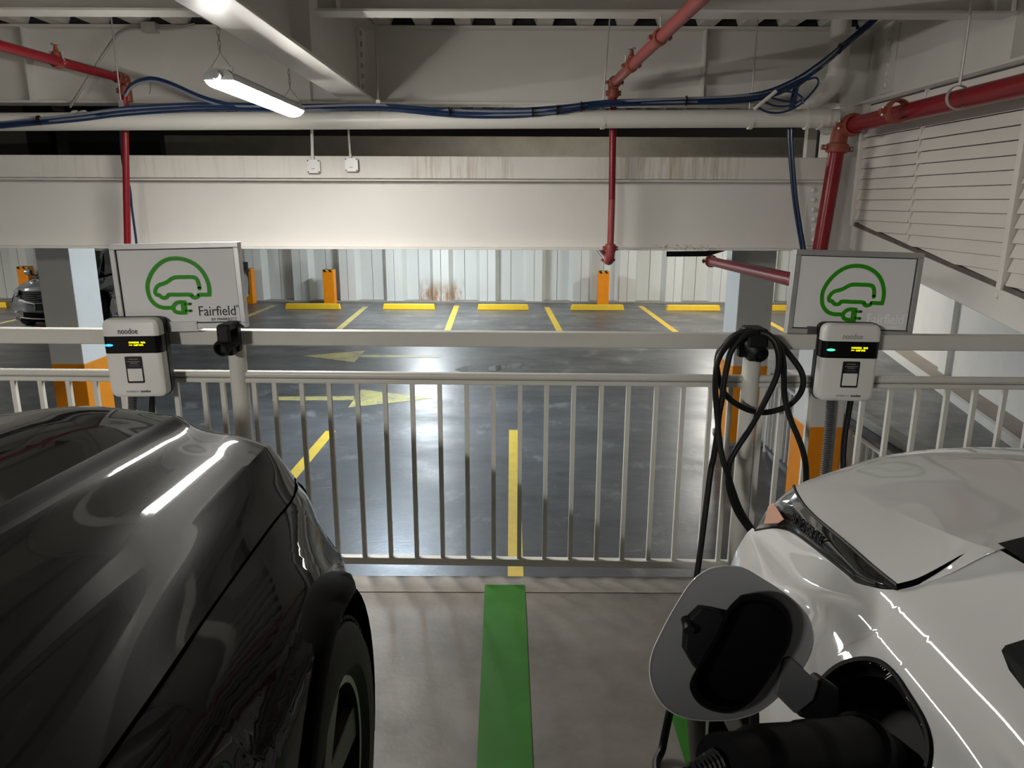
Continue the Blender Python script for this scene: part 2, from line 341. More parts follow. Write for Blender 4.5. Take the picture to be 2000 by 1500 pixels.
# upper deck beyond the girder
struct(MB().box(-21, 3.6, 6.62, 22.6, 1.835, 1.99), 'ceiling_lower', SLAB, label='concrete slab over the lower deck')
struct(MB().box(-4.05, 3.35, 9.0, 9.25, 1.99, 2.37), 'wall_upper', CONB, label='bare concrete upstand of the upper deck behind the white pipe')
struct(MB().box(-5.05, -4.0, 8.9, 9.1, 1.99, 3.1), 'wall_upper_dark', DARKW, label='black screen on the upper deck behind the left red pipe')
struct(MB().box(-21, 6, 13.0, 13.2, 1.99, 3.1), 'wall_upper_back', mat('upper_back_wall', (0.10, 0.095, 0.085), 0.8), label='dim wall at the back of the upper deck')
struct(MB().box(-5.55, -5.30, 8.95, 9.1, 1.99, 3.1), 'wall_upper_dark_post', DARKW, label='narrow black screen beside the upper deck frame')
struct(MB().box(-5.22, -5.02, 9.3, 9.4, 2.19, 2.21), 'trim_3', WHITE, label='short white shelf edge between the black screens')
struct(MB().box(-6.12, -6.05, 8.9, 9.0, 1.99, 3.0), 'trim_4', WHITE, label='slim white upright of the upper deck frame')
struct(MB().box(-9, -6.1, 8.9, 9.0, 2.19, 2.23), 'trim_5', WHITE, label='white cross bar of the upper deck frame')
struct(MB().box(-6.05, -5.55, 9.1, 9.2, 1.99, 3.0), 'wall_upper_grey', mat('upper_grey_panel', (0.20, 0.19, 0.17), 0.7), label='grey panel between the upper deck frame and black screen')
solo(MB().box(2.60, 2.68, 6.92, 7.0, 1.99, 2.9), 'steel_post', WHITE, 'slim pale steel post on the upper deck behind the corner of the red pipe', 'post')
# ------------------------------------------------------------------ steelwork
def ibeam_x(name, label, x0, x1, yc, z0, z1, fw, ft, wt, m, stiff=(), kind='beam'):
    t = thing(name, label, kind, (0.5*(x0+x1), yc, z0))
    MB().box(x0, x1, yc-wt/2, yc+wt/2, z0+ft, z1-ft).out('web', m, t)
    MB().box(x0, x1, yc-fw/2, yc+fw/2, z0, z0+ft).out('bottom_flange', m, t, bevel=0.002)
    MB().box(x0, x1, yc-fw/2, yc+fw/2, z1-ft, z1).out('top_flange', m, t, bevel=0.002)
    for s in stiff: MB().box(s-0.006, s+0.006, yc-fw/2+0.008, yc-wt/2, z0+ft, z1-ft).out('stiffener', m, t)
    return t
def ibeam_y(name, label, xc, y0, y1, z0, z1, fw, ft, wt, m, stiff=(), kind='beam'):
    t = thing(name, label, kind, (xc, 0.5*(y0+y1), z0))
    MB().box(xc-wt/2, xc+wt/2, y0, y1, z0+ft, z1-ft).out('web', m, t)
    MB().box(xc-fw/2, xc+fw/2, y0, y1, z0, z0+ft).out('bottom_flange', m, t, bevel=0.002)
    MB().box(xc-fw/2, xc+fw/2, y0, y1, z1-ft, z1).out('top_flange', m, t, bevel=0.002)
    for s in stiff: MB().box(xc-fw/2+0.008, xc+fw/2-0.008, s-0.006, s+0.006, z0+ft, z1-ft).out('stiffener', m, t)
    return t
def bolts(t, pts, nrm, r, m):
    for p in pts: MB().lathe(p, nrm, [(0, r), (r*0.35, r*0.95), (r*0.7, r*0.6), (r*0.85, 0.001)], 10).out('bolt', m, t, smooth=True)
XI = lambda px, py, Y: onY(px, py, Y).x
g = ibeam_x('steel_girder', 'deep white girder along the ceiling behind the hanging lamp', -13, 2.62, Y_G, 2.386, Z_DECK, 0.20, 0.018, 0.012, WHITE,
            stiff=[XI(57, 130, 6.25), XI(607, 180, 6.25), XI(1374, 120, 6.25), -6.5])
lt = ibeam_x('lintel_girder', 'white girder spanning the opening to the lower deck, below the long white pipe', -13, 2.55, Y_G+0.02, 1.262, 1.823, 0.20, 0.018, 0.012, LINT)
pl = MB().box(XI(1573, 420, Y_G)-0.0, XI(1604, 420, Y_G), Y_G-0.004, Y_G+0.012, 1.30, 1.78).out('splice_plate', WHITE, lt, bevel=0.002)
bolts(lt, [(XI(1589, 371+22*k, Y_G-0.01), Y_G-0.006, onY(1589, 371+19.4*k, Y_G-0.01).z) for k in range(6)], (0, -1, 0), 0.022, WHITE)
solo(MB().box(-13, 2.55, Y_G-0.12, Y_G+0.12, 1.823, 1.994), 'slab_edge', KERB, 'stained white slab edge on top of the lintel girder', 'slab edge', bevel=0.006)
yb = ibeam_y('steel_beam', 'white beam running from above the camera to the ceiling girder, right of the hanging lamp', -1.18, -8, 6.2, 2.392, Z_DECK, 0.235, 0.018, 0.012, WHITE, stiff=(4.28,))
MB().box(-1.174, -1.155, 6.02, 6.2, 2.45, 2.90).out('clip_plate', WHITE, yb)
bolts(yb, [(-1.155, 6.10, 2.50+0.075*k) for k in range(6)], (1, 0, 0), 0.02, GALV)
pR = onZ(1653, 211, 2.386); XG = pR.x+0.10
rg = ibeam_y('steel_beam', 'white beam above the louvered screen on the right', XG, -8, 6.22, 2.386, Z_DECK, 0.20, 0.018, 0.012, WHITE, stiff=(4.35,))
MB().box(XG-0.02, XG-0.006, 5.80, 6.0, 2.44, 2.90).out('clip_plate', WHITE, rg)
bolts(rg, [(XG-0.02, 5.90, 2.49+0.075*k) for k in range(6)], (-1, 0, 0), 0.022, WHITE)
for yy, where in ((4.375, 'crossing the top of the picture'), (2.3, 'overhead, first behind the picture edge'), (0.3, 'overhead, second behind the picture edge'), (-1.7, 'overhead, third behind the picture edge'), (-4.0, 'overhead, farthest behind the camera')):
    for x0, x1, sd in ((-13, -1.31, 'left'), (-1.05, XG-0.11, 'right')):
        ibeam_x('secondary_beam', f'shallow white beam {where}, {sd} of the long beam', x0, x1, yy, 2.622, Z_DECK, 0.15, 0.014, 0.010, WHITE, stiff=(x0+0.12, x1-0.12) if sd == 'right' else (x1-0.12,))
# columns
def column(name, label, x0, x1, y0, y1, ztop, zo, flipside=None):
    t = thing(name, label, 'column', (0.5*(x0+x1), 0.5*(y0+y1), ZL))
    MB().box(x0, x1, y0, y1, ZL, ztop).out('shaft', WHITE, t, bevel=0.008)
    MB().box(x0-0.004, x1+0.004, y0-0.004, y1+0.004, ZL, zo).out('orange_base', ORA, t, bevel=0.008)
    MB().box(x0-0.03, x1+0.03, y0-0.03, y1+0.03, ZL, ZL+0.05).out('base_plate', CONB, t)
    return t
column('column', 'white column with orange base beside the right charger', 2.57, 2.886, 6.24, 6.58, 2.95, -0.25)
c = column('column', 'white column with orange base left of the left charger', onZ(96, 712, -0.25).x, onZ(161, 712, -0.25).x, 8.70, 9.25, 1.84, -0.25)
column('column', 'white column with orange base seen behind the coiled cable', onZ(1424, 715, -0.25).x+0.05, onZ(1499, 715, -0.25).x, 8.72, 9.25, 1.84, -0.25)
# ------------------------------------------------------------------ ramp edge and louvered screen on the right
XL = 2.75
rt0 = onX(1636, 427, XL); rt1 = onX(2000, 583, XL); rb0 = onX(1629, 471, XL); rb1 = onX(2000, 656, XL)
mt = (rt1.z-rt0.z)/(rt1.y-rt0.y); mb_ = (rb1.z-rb0.z)/(rb1.y-rb0.y)
rtop = lambda y: rt0.z+mt*(y-rt0.y)
rbot = lambda y: rb0.z+mb_*(y-rb0.y)
ra = thing('ramp_edge', 'sloping concrete ramp edge below the louvered screen', 'ramp edge', (XL+0.2, 4.5, 0.9))
ye, ys = 6.2, 1.2
b = MB(); b.hexa([(XL, ys, rbot(ys)), (XL+2.6, ys, rbot(ys)), (XL+2.6, ye, rbot(ye)), (XL, ye, rbot(ye))], [(XL, ys, rtop(ys)), (XL+2.6, ys, rtop(ys)), (XL+2.6, ye, rtop(ye)), (XL, ye, rtop(ye))])
b.out('ramp_slab', KERB, ra, bevel=0.01)
b = MB(); dy = 0.03
b.hexa([(XL-0.012, ys, rtop(ys)), (XL+0.05, ys, rtop(ys)), (XL+0.05, ye, rtop(ye)), (XL-0.012, ye, rtop(ye))], [(XL-0.012, ys, rtop(ys)+dy), (XL+0.05, ys, rtop(ys)+dy), (XL+0.05, ye, rtop(ye)+dy), (XL-0.012, ye, rtop(ye)+dy)])
b.out('steel_angle', mat('dark_weathered_steel', (0.07, 0.06, 0.05), 0.6, col2=(0.16, 0.14, 0.12), scale=12, amount=0.5), ra)
wr = thing('wall_right', 'white louvered screen above the ramp on the right', None, (XL, 4, 1.4), kind='structure')
zt = onX(1660, 246, XL).z; pitch = 0.0785
yj1 = onX(1787, 350, XL).y; yj2 = onX(1985, 400, XL).y
spans = [(yj1+0.012, 6.14), (yj2+0.03, yj1-0.012), (yj2-(yj1-yj2), yj2-0.03), (1.25, yj2-(yj1-yj2)-0.03)]
for k in range(26):
    z1 = zt+0.118-k*pitch; z0 = z1-pitch+0.005
    for (ya, yb_) in spans:
        e0 = min(yb_, (z0-rt0.z)/mt+rt0.y); e1 = min(yb_, (z1-rt0.z)/mt+rt0.y)      # the slat stops along the rising ramp edge
        if e1-ya < 0.06: continue
        e0 = max(e0, ya+0.01); b = MB()
        b.hexa([(XL-0.012, ya, z0), (XL-0.006, ya, z0-0.002), (XL-0.006, e0, z0-0.002), (XL-0.012, e0, z0)], [(XL+0.014, ya, z1), (XL+0.020, ya, z1), (XL+0.020, e1, z1), (XL+0.014, e1, z1)])
        b.out('slat', LOUV, wr)
MB().prism([(XL+0.024, 1.2, rtop(1.2)), (XL+0.024, 6.15, rtop(6.15)), (XL+0.024, 6.15, 2.386), (XL+0.024, 1.2, 2.386)], (0.006, 0, 0)).out('backing_sheet', DGREY, wr)  # dark sheet puts shade into the gaps between slats
for yj, wd in ((yj1, 0.008), (yj2, 0.022), (yj2-(yj1-yj2), 0.022)):
    z0 = max(rtop(yj), 0.2); MB().box(XL-(0.028 if wd > 0.01 else 0.004), XL+0.021, yj-wd, yj+wd, z0, 2.386).out('mullion', LOUV, wr)
MB().box(XL-0.03, XL+0.02, 6.13, 6.17, rtop(6.15), 2.386).out('mullion', LOUV, wr)
# ------------------------------------------------------------------ pipes
YP = 5.85
def pipe(name, label, pts, r, m, cat='pipe', n=16): return thing(name, label, cat, pts[0]), MB().tube(pts, r, n)
pv = thing('drain_pipe', 'long white drain pipe hanging below the ceiling girder', 'pipe', onY(800, 234, YP))
pL = onY(0, 238, YP); pE = onY(1608, 231, YP); dL = (pL-pE).normalized()
MB().tube([pL+dL*5, pE+(-dL)*0.10], 0.0645, 20).out('pipe_run', PVC, pv, smooth=True)
for px in (150, 166, 1575, 1600):
    c = onY(px, 234.5, YP); MB().tube([c+dL*0.012, c-dL*0.012], 0.069, 20).out('joint_ring', PVC, pv, smooth=True)
c0 = onY(1575, 231, YP); MB().tube([c0, c0-dL*0.16], 0.0705, 20).out('coupling', PVC, pv, smooth=True)
e = onY(1612, 231, YP); MB().tube(cr([e, e+Vector((0.09, 0.03, 0)), e+Vector((0.13, 0.12, -0.02)), e+Vector((0.14, 0.30, -0.03))], 5), 0.066, 16).out('elbow', PVC, pv, smooth=True)
for px, yt in ((240, 34), (740, 150), (1177, 62), (1465, 40)):
    c = onY(px, 234.5, YP); MB().tube([c+dL*0.014, c-dL*0.014], 0.0665, 20).out('hanger_strap', WHITE, pv, smooth=True)
    MB().box(c.x-0.014, c.x+0.014, YP-0.012, YP+0.012, c.z+0.06, c.z+0.14).out('hanger_clevis', GALV, pv)
    MB().tube([c+Vector((0, 0, 0.13)), Vector((c.x+(0.0 if px != 1177 else 0.03), YP, Z_DECK))], 0.006, 6).out('hanger_rod', GALV, pv)
dp = thing('drain_pipe', 'white drain pipe rising in the corner beside the column', 'pipe', onY(1600, 200, 5.95))
pp = [onY(1583, 205, 5.98), onY(1605, 185, 5.98), onY(1624, 166, 5.98), onY(1634, 148, 5.98), onY(1638, 125, 5.98), onY(1640, 90, 5.98), onY(1645, 20, 5.98)]
pp = [onY(1560, 224, 5.98)]+pp
MB().tube(cr(pp, 5), 0.071, 16).out('pipe_run', PVC, dp, smooth=True)
for i, (a, b_) in enumerate(((pp[1], pp[2]), (pp[2], pp[3]), (pp[4], pp[5]))):
    d = (b_-a).normalized(); MB().tube([a-d*0.012, a+d*0.012], 0.0755, 16).out('joint_ring', PVC, dp, smooth=True)
# the red sprinkler pipes
def coupling(t, c, ax, r, m=REDF, name='coupling'):
    ax = Vector(ax).normalized()
    MB().lathe(c, ax, [(-0.035, r*1.02), (-0.03, r*1.28), (-0.01, r*1.34), (0.01, r*1.34), (0.03, r*1.28), (0.035, r*1.02)], 16).out(name, m, t, smooth=True)
    s = ax.cross(Vector((0, 0, 1)) if abs(ax.z) < 0.9 else Vector((0, 1, 0))).normalized()
    for k in (-1, 1):
        o = MB().obox(Vector(c)+s*(k*r*1.55), s, ax, s.cross(ax), r*0.35, 0.018, r*0.28); o.out('coupling_lug', m, t, bevel=0.003)
        MB().tube([Vector(c)+s*(k*r*1.6)-s.cross(ax)*r*0.5, Vector(c)+s*(k*r*1.6)+s.cross(ax)*r*0.5], r*0.16, 6).out('lug_bolt', GALV, t)
def valve(t, c, r):
    c = Vector(c); MB().lathe(c, (0, 0, 1), [(0, r*1.0), (r*1.0, r*0.9), (r*1.3, r*0.5), (r*2.4, r*0.35), (r*2.5, 0.001)], 12).out('air_valve', REDF, t, smooth=True)
    MB().lathe(c+Vector((0, 0, r*2.5)), (0, 0, 1), [(0, 0.001), (0, r*0.9), (r*0.25, r*0.9), (r*0.25, 0.001)], 12).out('valve_wheel', GALV, t)
    for k in (-1, 1): MB().tube([c+Vector((k*r*1.35, 0, -r*0.6)), c+Vector((k*r*1.35, 0, r*1.2))], r*0.2, 6).out('clamp_bolt', GALV, t)
YD = 6.03
# left
t = thing('sprinkler_pipe', 'red sprinkler pipe dropping past the left sign', 'pipe', onY(243, 300, YD))
zc = onY(243, 155, YD).z; pa_ = onZ(-200, 36, zc); pb_ = onY(241, 154, YD)
r1 = 0.031
pdir = (pb_-onZ(0, 89, zc)).normalized()
MB().tube([pb_-pdir*6, pb_], r1, 14).out('branch_run', RED, t, smooth=True)
MB().tube(cr([pb_-pdir*0.05, pb_+pdir*0.02, pb_+Vector((0.0, 0.03, -0.05)), pb_+Vector((0.0, 0.03, -0.16))], 5), r1*1.2, 14).out('elbow', REDF, t, smooth=True)
dtop = onY(243, 185, YD); dbot = onY(250, 520, YD)
MB().tube([dtop, dbot], 0.0262, 14).out('drop', RED, t, smooth=True)
coupling(t, dtop+Vector((0, 0, 0.03)), (0, 0, 1), 0.030); coupling(t, pb_-pdir*0.06, pdir, 0.033)
vc = onZ(112, 121, zc); coupling(t, vc, pdir, r1); valve(t, vc+Vector((0, 0, r1)), 0.030)
MB().tube(cr([dbot, dbot-Vector((0, 0, 0.05)), dbot+Vector((0, 0.06, -0.09)), dbot+Vector((0, 0.5, -0.09))], 4), 0.028, 12).out('return_elbow', RED, t, smooth=True)
# middle
t = thing('sprinkler_pipe', 'faded red sprinkler pipe dropping at the middle right, ending below the lintel', 'pipe', onY(1197, 300, YD))
pb_ = onY(1198, 163, YD); zc = pb_.z; pdir = (pb_-onZ(1366, 0, zc)).normalized()
MB().tube([pb_-pdir*6, pb_], 0.034, 14).out('branch_run', REDP, t, smooth=True)
MB().tube(cr([pb_-pdir*0.05, pb_+pdir*0.02, pb_+Vector((0.0, 0.03, -0.05)), pb_+Vector((0.0, 0.03, -0.14))], 5), 0.036, 14).out('elbow', REDF, t, smooth=True)
dtop = onY(1198, 182, YD); dbot = onY(1192, 485, YD)
MB().tube([dtop, onY(1195, 390, YD)], 0.0262, 14).out('drop', RED, t, smooth=True)
MB().tube([onY(1195, 390, YD), dbot], 0.0262, 14).out('drop', REDP, t, smooth=True)
coupling(t, dtop, (0, 0, 1), 0.031); coupling(t, pb_-pdir*0.05, pdir, 0.036)
coupling(t, dbot+Vector((0, 0, 0.0)), (0, 0, 1), 0.032, REDP)
MB().tube(cr([dbot, dbot-Vector((0, 0, 0.06)), dbot+Vector((0, 0.05, -0.10)), dbot+Vector((0, 0.16, -0.10))], 5), 0.036, 14).out('bottom_elbow', REDP, t, smooth=True)
MB().tube([dbot+Vector((0, 0.14, -0.10)), dbot+Vector((-0.02, 0.9, -0.02))], 0.027, 12).out('return_run', REDF, t, smooth=True)
coupling(t, dbot+Vector((0, 0.12, -0.10)), (0, 1, 0), 0.03, REDP)
for px, py, v in ((1233, 128, True), (1289, 73, False)):
    c = onZ(px, py, zc); coupling(t, c, pdir, 0.034)
    if v: valve(t, c+Vector((0, 0, 0.03)), 0.028)
    else: MB().tube([c, Vector((c.x, c.y, Z_DECK))], 0.006, 6).out('hanger_rod', GALV, t)
# right corner main
t = thing('sprinkler_pipe', 'thick dark red pipe along the louvered screen, turning down at the column', 'pipe', onY(1640, 300, 5.9))
pe = onY(1652, 247, 5.9); zc = pe.z; pdir = (pe-onZ(2000, 166, zc)).normalized()
MB().tube([pe-pdir*7, pe-pdir*0.10], 0.056, 18).out('main_run', RED, t, smooth=True)
d0 = onY(1641, 262, 5.9); d1 = onY(1634, 295, 5.9); d2 = onY(1596, 520, 5.9)
MB().tube(cr([pe-pdir*0.14, pe-pdir*0.02, d0, d1], 5), 0.062, 16).out('elbow', REDF, t, smooth=True)
MB().tube([d1, d2], 0.057, 18).out('drop', RED, t, smooth=True)
coupling(t, d1+(d1-d2).normalized()*0.02, d2-d1, 0.062); coupling(t, pe-pdir*0.12, pdir, 0.062)
c = onZ(1752, 217, zc); coupling(t, c, pdir, 0.056)
c = onZ(1871, 190, zc); MB().lathe(c, pdir, [(-0.012, 0.0575), (-0.012, 0.062), (0.012, 0.062), (0.012, 0.0575)], 18).out('pipe_hook', GALV, t, smooth=True)
MB().tube([c+Vector((0, 0, 0.06)), Vector((c.x+0.005, c.y, Z_DECK))], 0.008, 6).out('hanger_rod', GALV, t)
lo0 = onY(1389, 510, 9.3); lo1 = onY(1560, 549, 5.85)
MB().tube([lo0, lo1], 0.056, 16).out('lower_run', RED, t, smooth=True)
MB().tube(cr([lo1+(lo0-lo1).normalized()*0.08, lo1, d2+Vector((-0.02, 0, -0.08)), d2], 5), 0.058, 16).out('lower_elbow', RED, t, smooth=True)
coupling(t, lo0, lo1-lo0, 0.058)
solo(MB().tube([onY(1302, 496, 7.4), onY(1380, 495.5, 7.3), onY(1412, 486, 7.2), onY(1414, 470, 7.15), onY(1414, 350, 7.15)], 0.027, 10), 'black_pipe', BLKP, 'short black pipe tucked under the lintel girder above the lower deck', 'pipe', smooth=True)
solo(MB().obox(onY(1440, 500, 8.6), Vector((1, 0, 0)), Vector((0, 1, 0)), UPV, 0.09, 0.10, 0.10), 'pipe_bracket', GALV, 'grey bracket above the low red pipe, under the lintel', 'bracket', bevel=0.004)
# ------------------------------------------------------------------ cables
def strand(pts, r, n=4, seg=8): return MB().tube(cr(pts, n), r, seg)
base = [(-160, 262), (0, 244), (150, 229), (245, 217), (400, 209), (560, 211), (740, 209), (880, 220), (1000, 221), (1100, 214), (1180, 203), (1300, 198), (1460, 191), (1540, 168), (1600, 130), (1650, 88), (1712, 33), (1760, -20)]
bun = thing('cable_bundle', 'bundle of blue cables lying along the white drain pipe', 'cables', onY(800, 212, 5.75))
for k in range(6):
    pts = []
    for i, (px, py) in enumerate(base):
        oy = 5.76+0.018*((k*7+i) % 3)-0.02*(k % 2); pts.append(onY(px, py+(k-2.5)*2.4+1.5*math.sin(i*1.3+k*2.1), oy))
    strand(pts, 0.0088, 4, 8).out('cable', BLUE if k not in (1, 4) else mat('sheen_cable_%d' % k, (0.20, 0.22, 0.27), 0.25), bun, smooth=True)  # grey strands carry the lamp's sheen in their colour
for px, py in ((76, 235), (878, 219), (1040, 219), (1088, 215), (1135, 208), (1340, 197), (1640, 95)):
    c = onY(px, py, 5.75); MB().tube([c+Vector((-0.004, 0, 0)), c+Vector((0.004, 0, 0))], 0.036, 10).out('cable_tie', BLKP, bun)
lo = thing('cable_loop', 'dark blue cables looping from the left red pipe over to the bundle', 'cables', onY(290, 152, 5.8))
for k in range(3):
    strand([onY(px, py+k*3.4, 5.80-0.012*k) for px, py in ((244, 182), (256, 165), (275, 155), (300, 152), (335, 162), (400, 190), (470, 206), (560, 210), (640, 211))], 0.0092, 5).out('cable', BLUE if k != 2 else MATS['sheen_cable_1'], lo, smooth=True)  # last strand takes the same painted sheen grey
strand([onY(px, py, 5.79) for px, py in ((293, 160), (294, 172), (292, 184))], 0.002, 4, 5).out('tie_tail', BLKP, lo)
lo = thing('cable_loop', 'blue cable loops hanging beside the white elbow in the corner', 'cables', onY(1540, 200, 5.6))
for pts in (((1478, 208), (1500, 219), (1530, 219), (1560, 206), (1585, 182), (1598, 163), (1594, 152), (1575, 156)), ((1490, 198), (1515, 207), (1545, 206), (1565, 196)), ((1502, 190), (1530, 197), (1560, 199)), ((1525, 178), (1548, 180), (1566, 190), (1568, 204)), ((1592, 138), (1575, 156), (1560, 168), (1553, 184), (1545, 215))):
    strand([onY(px, py, 5.62) for px, py in pts], 0.0075, 5).out('cable', BLUE, lo, smooth=True)
MB().tube([onY(1473, 213, 5.6), onY(1516, 178, 5.6)], 0.013, 8).out('white_sleeve', WHITE, lo)
dr_ = thing('cable_drop', 'blue cables hanging down past the bolted end of the lintel', 'cables', onY(1550, 350, 5.9))
for k in range(2): strand([onY(px+k*6, py, 6.0-0.02*k) for px, py in ((1556, 150), (1545, 205), (1540, 250), (1542, 300), (1549, 380), (1556, 430), (1566, 490), (1572, 540))], 0.0115, 5).out('cable', BLUE, dr_, smooth=True)
solo(strand([onY(px, py, 6.06) for px, py in ((234, 215), (235, 255), (240, 320), (253, 365), (258, 410), (266, 470), (270, 520))], 0.0095, 5), 'cable_drop', BLUE, 'thin blue cable dropping beside the left red pipe to the sign', 'cable', smooth=True)
# conduit with box on the girder
t = thing('conduit', 'grey conduit rising diagonally to a small junction box near the ceiling', 'conduit', onY(220, 80, 6.12))
for k in range(2): MB().tube(cr([onY(px, py+k*4, 6.16-0.02*k) for px, py in ((137, 206), (180, 138), (222, 74), (240, 58), (262, 52), (300, 54), (340, 53), (380, 47))], 4), 0.008, 8).out('tube', GALV, t, smooth=True)
cbx = onY(293, 54, 6.14); MB().obox(cbx, Vector((1, 0, 0)), Vector((0, 1, 0)), UPV, 0.055, 0.04, 0.035).out('junction_box', GALV, t, bevel=0.004)
for px, py, wd in ((613, 325, 0.012), (687, 322, 0.0075)):
    nm = 'left' if px < 650 else 'right'
    t = thing('junction_box', f'pale square junction box on the slab edge, {nm} one of two', 'junction box', onY(px, py, 6.17))
    c = onY(px, py, 6.15); h = 0.052
    MB().prism([(c.x+x, 6.145, c.z+z) for x, z in ((-h+0.012, -h), (h-0.012, -h), (h, -h+0.012), (h, h-0.012), (h-0.012, h), (-h+0.012, h), (-h, h-0.012), (-h, -h+0.012))], (0, -0.012, 0)).out('lid', BOXG, t, bevel=0.002)
    MB().box(c.x-h+0.004, c.x+h-0.004, 6.145, 6.179, c.z-h+0.004, c.z+h-0.004).out('body', BOXG, t, bevel=0.006)
    for sx in (-1, 1):
        for sz in (-1, 1): MB().tube([(c.x+sx*(h-0.01), 6.134, c.z+sz*(h-0.01)), (c.x+sx*(h-0.01), 6.131, c.z+sz*(h-0.01))], 0.006, 8).out('lid_screw', DGREY, t)
    MB().box(c.x-0.016, c.x+0.010, 6.1325, 6.1335, c.z-0.022, c.z-0.015).out('maker_mark', LETG, t)
    cc = onY(px-(3 if px < 650 else 8), 250, 6.16); MB().tube([(c.x-0.01, 6.16, c.z+h), (cc.x, 6.16, cc.z+0.15)], wd, 10).out('conduit', WHITE, t, smooth=True)
    MB().tube([(c.x-0.01, 6.16, c.z+h), (c.x-0.01, 6.16, c.z+h+0.03)], wd*1.4, 10).out('gland', WHITE, t, smooth=True)
# ------------------------------------------------------------------ lamps
def lamp(name, label, x, y0, y1, z, m, chain_to=None, w=0.055, cat='lamp'):
    t = thing(name, label, cat, (x, 0.5*(y0+y1), z))
    prof = [(w*math.cos(a), -0.045*math.sin(a)) for a in [math.pi*k/8 for k in range(9)]]
    b = MB(); b.grid([[(x+px, y, z+pz) for px, pz in prof] for y in (y0, y1)])
    for y in (y0, y1): b.add([(x+px, y, z+pz) for px, pz in prof], [tuple(range(9))])
    b.out('diffuser', m, t, smooth=True)
    b = MB(); pr = [(w*0.97, -0.008), (w*1.03, -0.006), (w*1.03, 0.0), (w*1.0, 0.018), (w*0.55, 0.04), (-w*0.55, 0.04), (-w*1.0, 0.018), (-w*1.03, 0.0), (-w*1.03, -0.006), (-w*0.97, -0.008)]
    b.grid([[(x+px, y, z+pz) for px, pz in pr] for y in (y0-0.012, y1+0.012)])
    for y in (y0-0.012, y1+0.012): b.add([(x+px, y, z+pz) for px, pz in pr], [tuple(range(len(pr)))])
    b.add([(x+px, y, z+0.001) for y in (y0-0.012, y1+0.012) for px in (-w, w)], [(0, 1, 3, 2)])
    b.out('housing', LAMPH, t, smooth=True)
    for y in (y0-0.03, y1+0.03): MB().tube([(x, y-0.02, z+0.012), (x, y+0.02, z+0.012)], 0.02, 12).out('end_cap', LAMPH, t, smooth=True)
    if chain_to:
        for y in (y0+0.04, y1-0.04):
            MB().box(x-w*0.8, x+w*0.8, y-0.012, y+0.012, z+0.028, z+0.055).out('clip', GALV, t)
            a = Vector((x, y, z+0.12)); MB().tube([(x-w*0.7, y, z+0.055), a, (x+w*0.7, y, z+0.055)], 0.0025, 5).out('chain_yoke', GALV, t)
            b = MB(); zz = a.z; k = 0
            while zz < chain_to:
                e = Vector((0.007, 0, 0)) if k % 2 else Vector((0, 0.007, 0)); L_ = 0.03
                ring = [Vector((x, y, zz+L_/2))+e*math.cos(q)+Vector((0, 0, L_/2*1.05*math.sin(q))) for q in [2*math.pi*j/10 for j in range(11)]]
                b.tube(ring, 0.0022, 4, cap=False); zz += L_-0.005; k += 1
            b.out('chain', GALV, t)
    return t
lamp('hanging_lamp', 'glowing white tube lamp hanging on two chains left of the long beam', -1.37, 3.72, 4.93, 2.20, LAMPM, Z_DECK, w=0.068)
lamp('hanging_lamp', 'tube lamp hanging behind the camera, in line with the glowing one', -2.4, -2.6, -1.4, 2.25, LAMPB, Z_DECK, w=0.068)
lamp('unseen_lamp', 'small added tube lamp brightening the upper deck, unseen behind the white pipe', 0.4, 7.55, 8.15, 2.43, FILLU, w=0.04)  # added lamp, out of sight, that brightens the concrete upstand
for i, (x, y, m, wh) in enumerate(((-1.6, 9.7, LAMPK, 'nearest the lintel, centre'), (-2.2, 19.0, LAMPC, 'over the far lane, centre'), (-14.0, 16.0, LAMPL, 'far left of the lower deck'),
                                   (4.4, 15.2, LAMPN, 'right side of the lower deck'), (5.4, 19.2, LAMPN, 'far right of the lower deck'))):
    lamp('unseen_lamp', 'tube lamp on the slab above the lower deck, '+wh, x, y-0.62, y+0.62, 1.60, m)
# ------------------------------------------------------------------ railing
KY = -0.023
yr = lambda x: Y_RAIL+KY*x
rl = thing('railing', 'white steel railing across the slab edge in front of the cars', 'railing', (0, Y_RAIL, 0))
def bar_x(x0, x1, z0, z1, dpt, name, m=RAIL, off=0.0, bev=0.004):
    b = MB(); y0 = yr(x0)+off; y1 = yr(x1)+off; d = dpt/2
    b.hexa([(x0, y0-d, z0), (x1, y1-d, z0), (x1, y1+d, z0), (x0, y0+d, z0)], [(x0, y0-d, z1), (x1, y1-d, z1), (x1, y1+d, z1), (x0, y0+d, z1)])
    return b.out(name, m, rl, bevel=bev)
XA, XB = -5.6, 2.68
bar_x(XA, XB, 1.051, 1.116, 0.05, 'top_rail', bev=0.006)
MB().tube([(XA, yr(XA), 0.921), (XB, yr(XB), 0.921)], 0.0165, 12).out('handrail', RAIL, rl, smooth=True)
bar_x(XA, XB, 0.885, 0.905, 0.034, 'upper_rail')
bar_x(XA, XB, 0.037, 0.072, 0.034, 'bottom_rail')
posts = [-1.18-2.2, -1.18, 1.014]
for x in posts:
    MB().tube([(x, yr(x), -0.25), (x, yr(x), 1.06)], 0.037, 20).out('post', RAIL, rl, smooth=True)
    MB().box(x-0.07, x+0.07, Y_EDGE, yr(x)+0.005, -0.22, -0.08).out('post_bracket', RAIL, rl)
pxs = [10, 65, 121, 175, 229, 283, 336, 392, 429, 492, 532, 586, 640, 695.5, 750, 804, 858, 911, 963.5, 1016, 1068, 1121, 1175, 1227.5, 1282, 1334, 1387, 1425, 1487, 1526, 1580, 1632, 1682, 1734, 1786, 1842, 1895, 1951, 2005, 2058, 2111, 2164, 2217]
xs = [onY(p, 742, Y_RAIL).x for p in pxs]
x = xs[0]-0.119
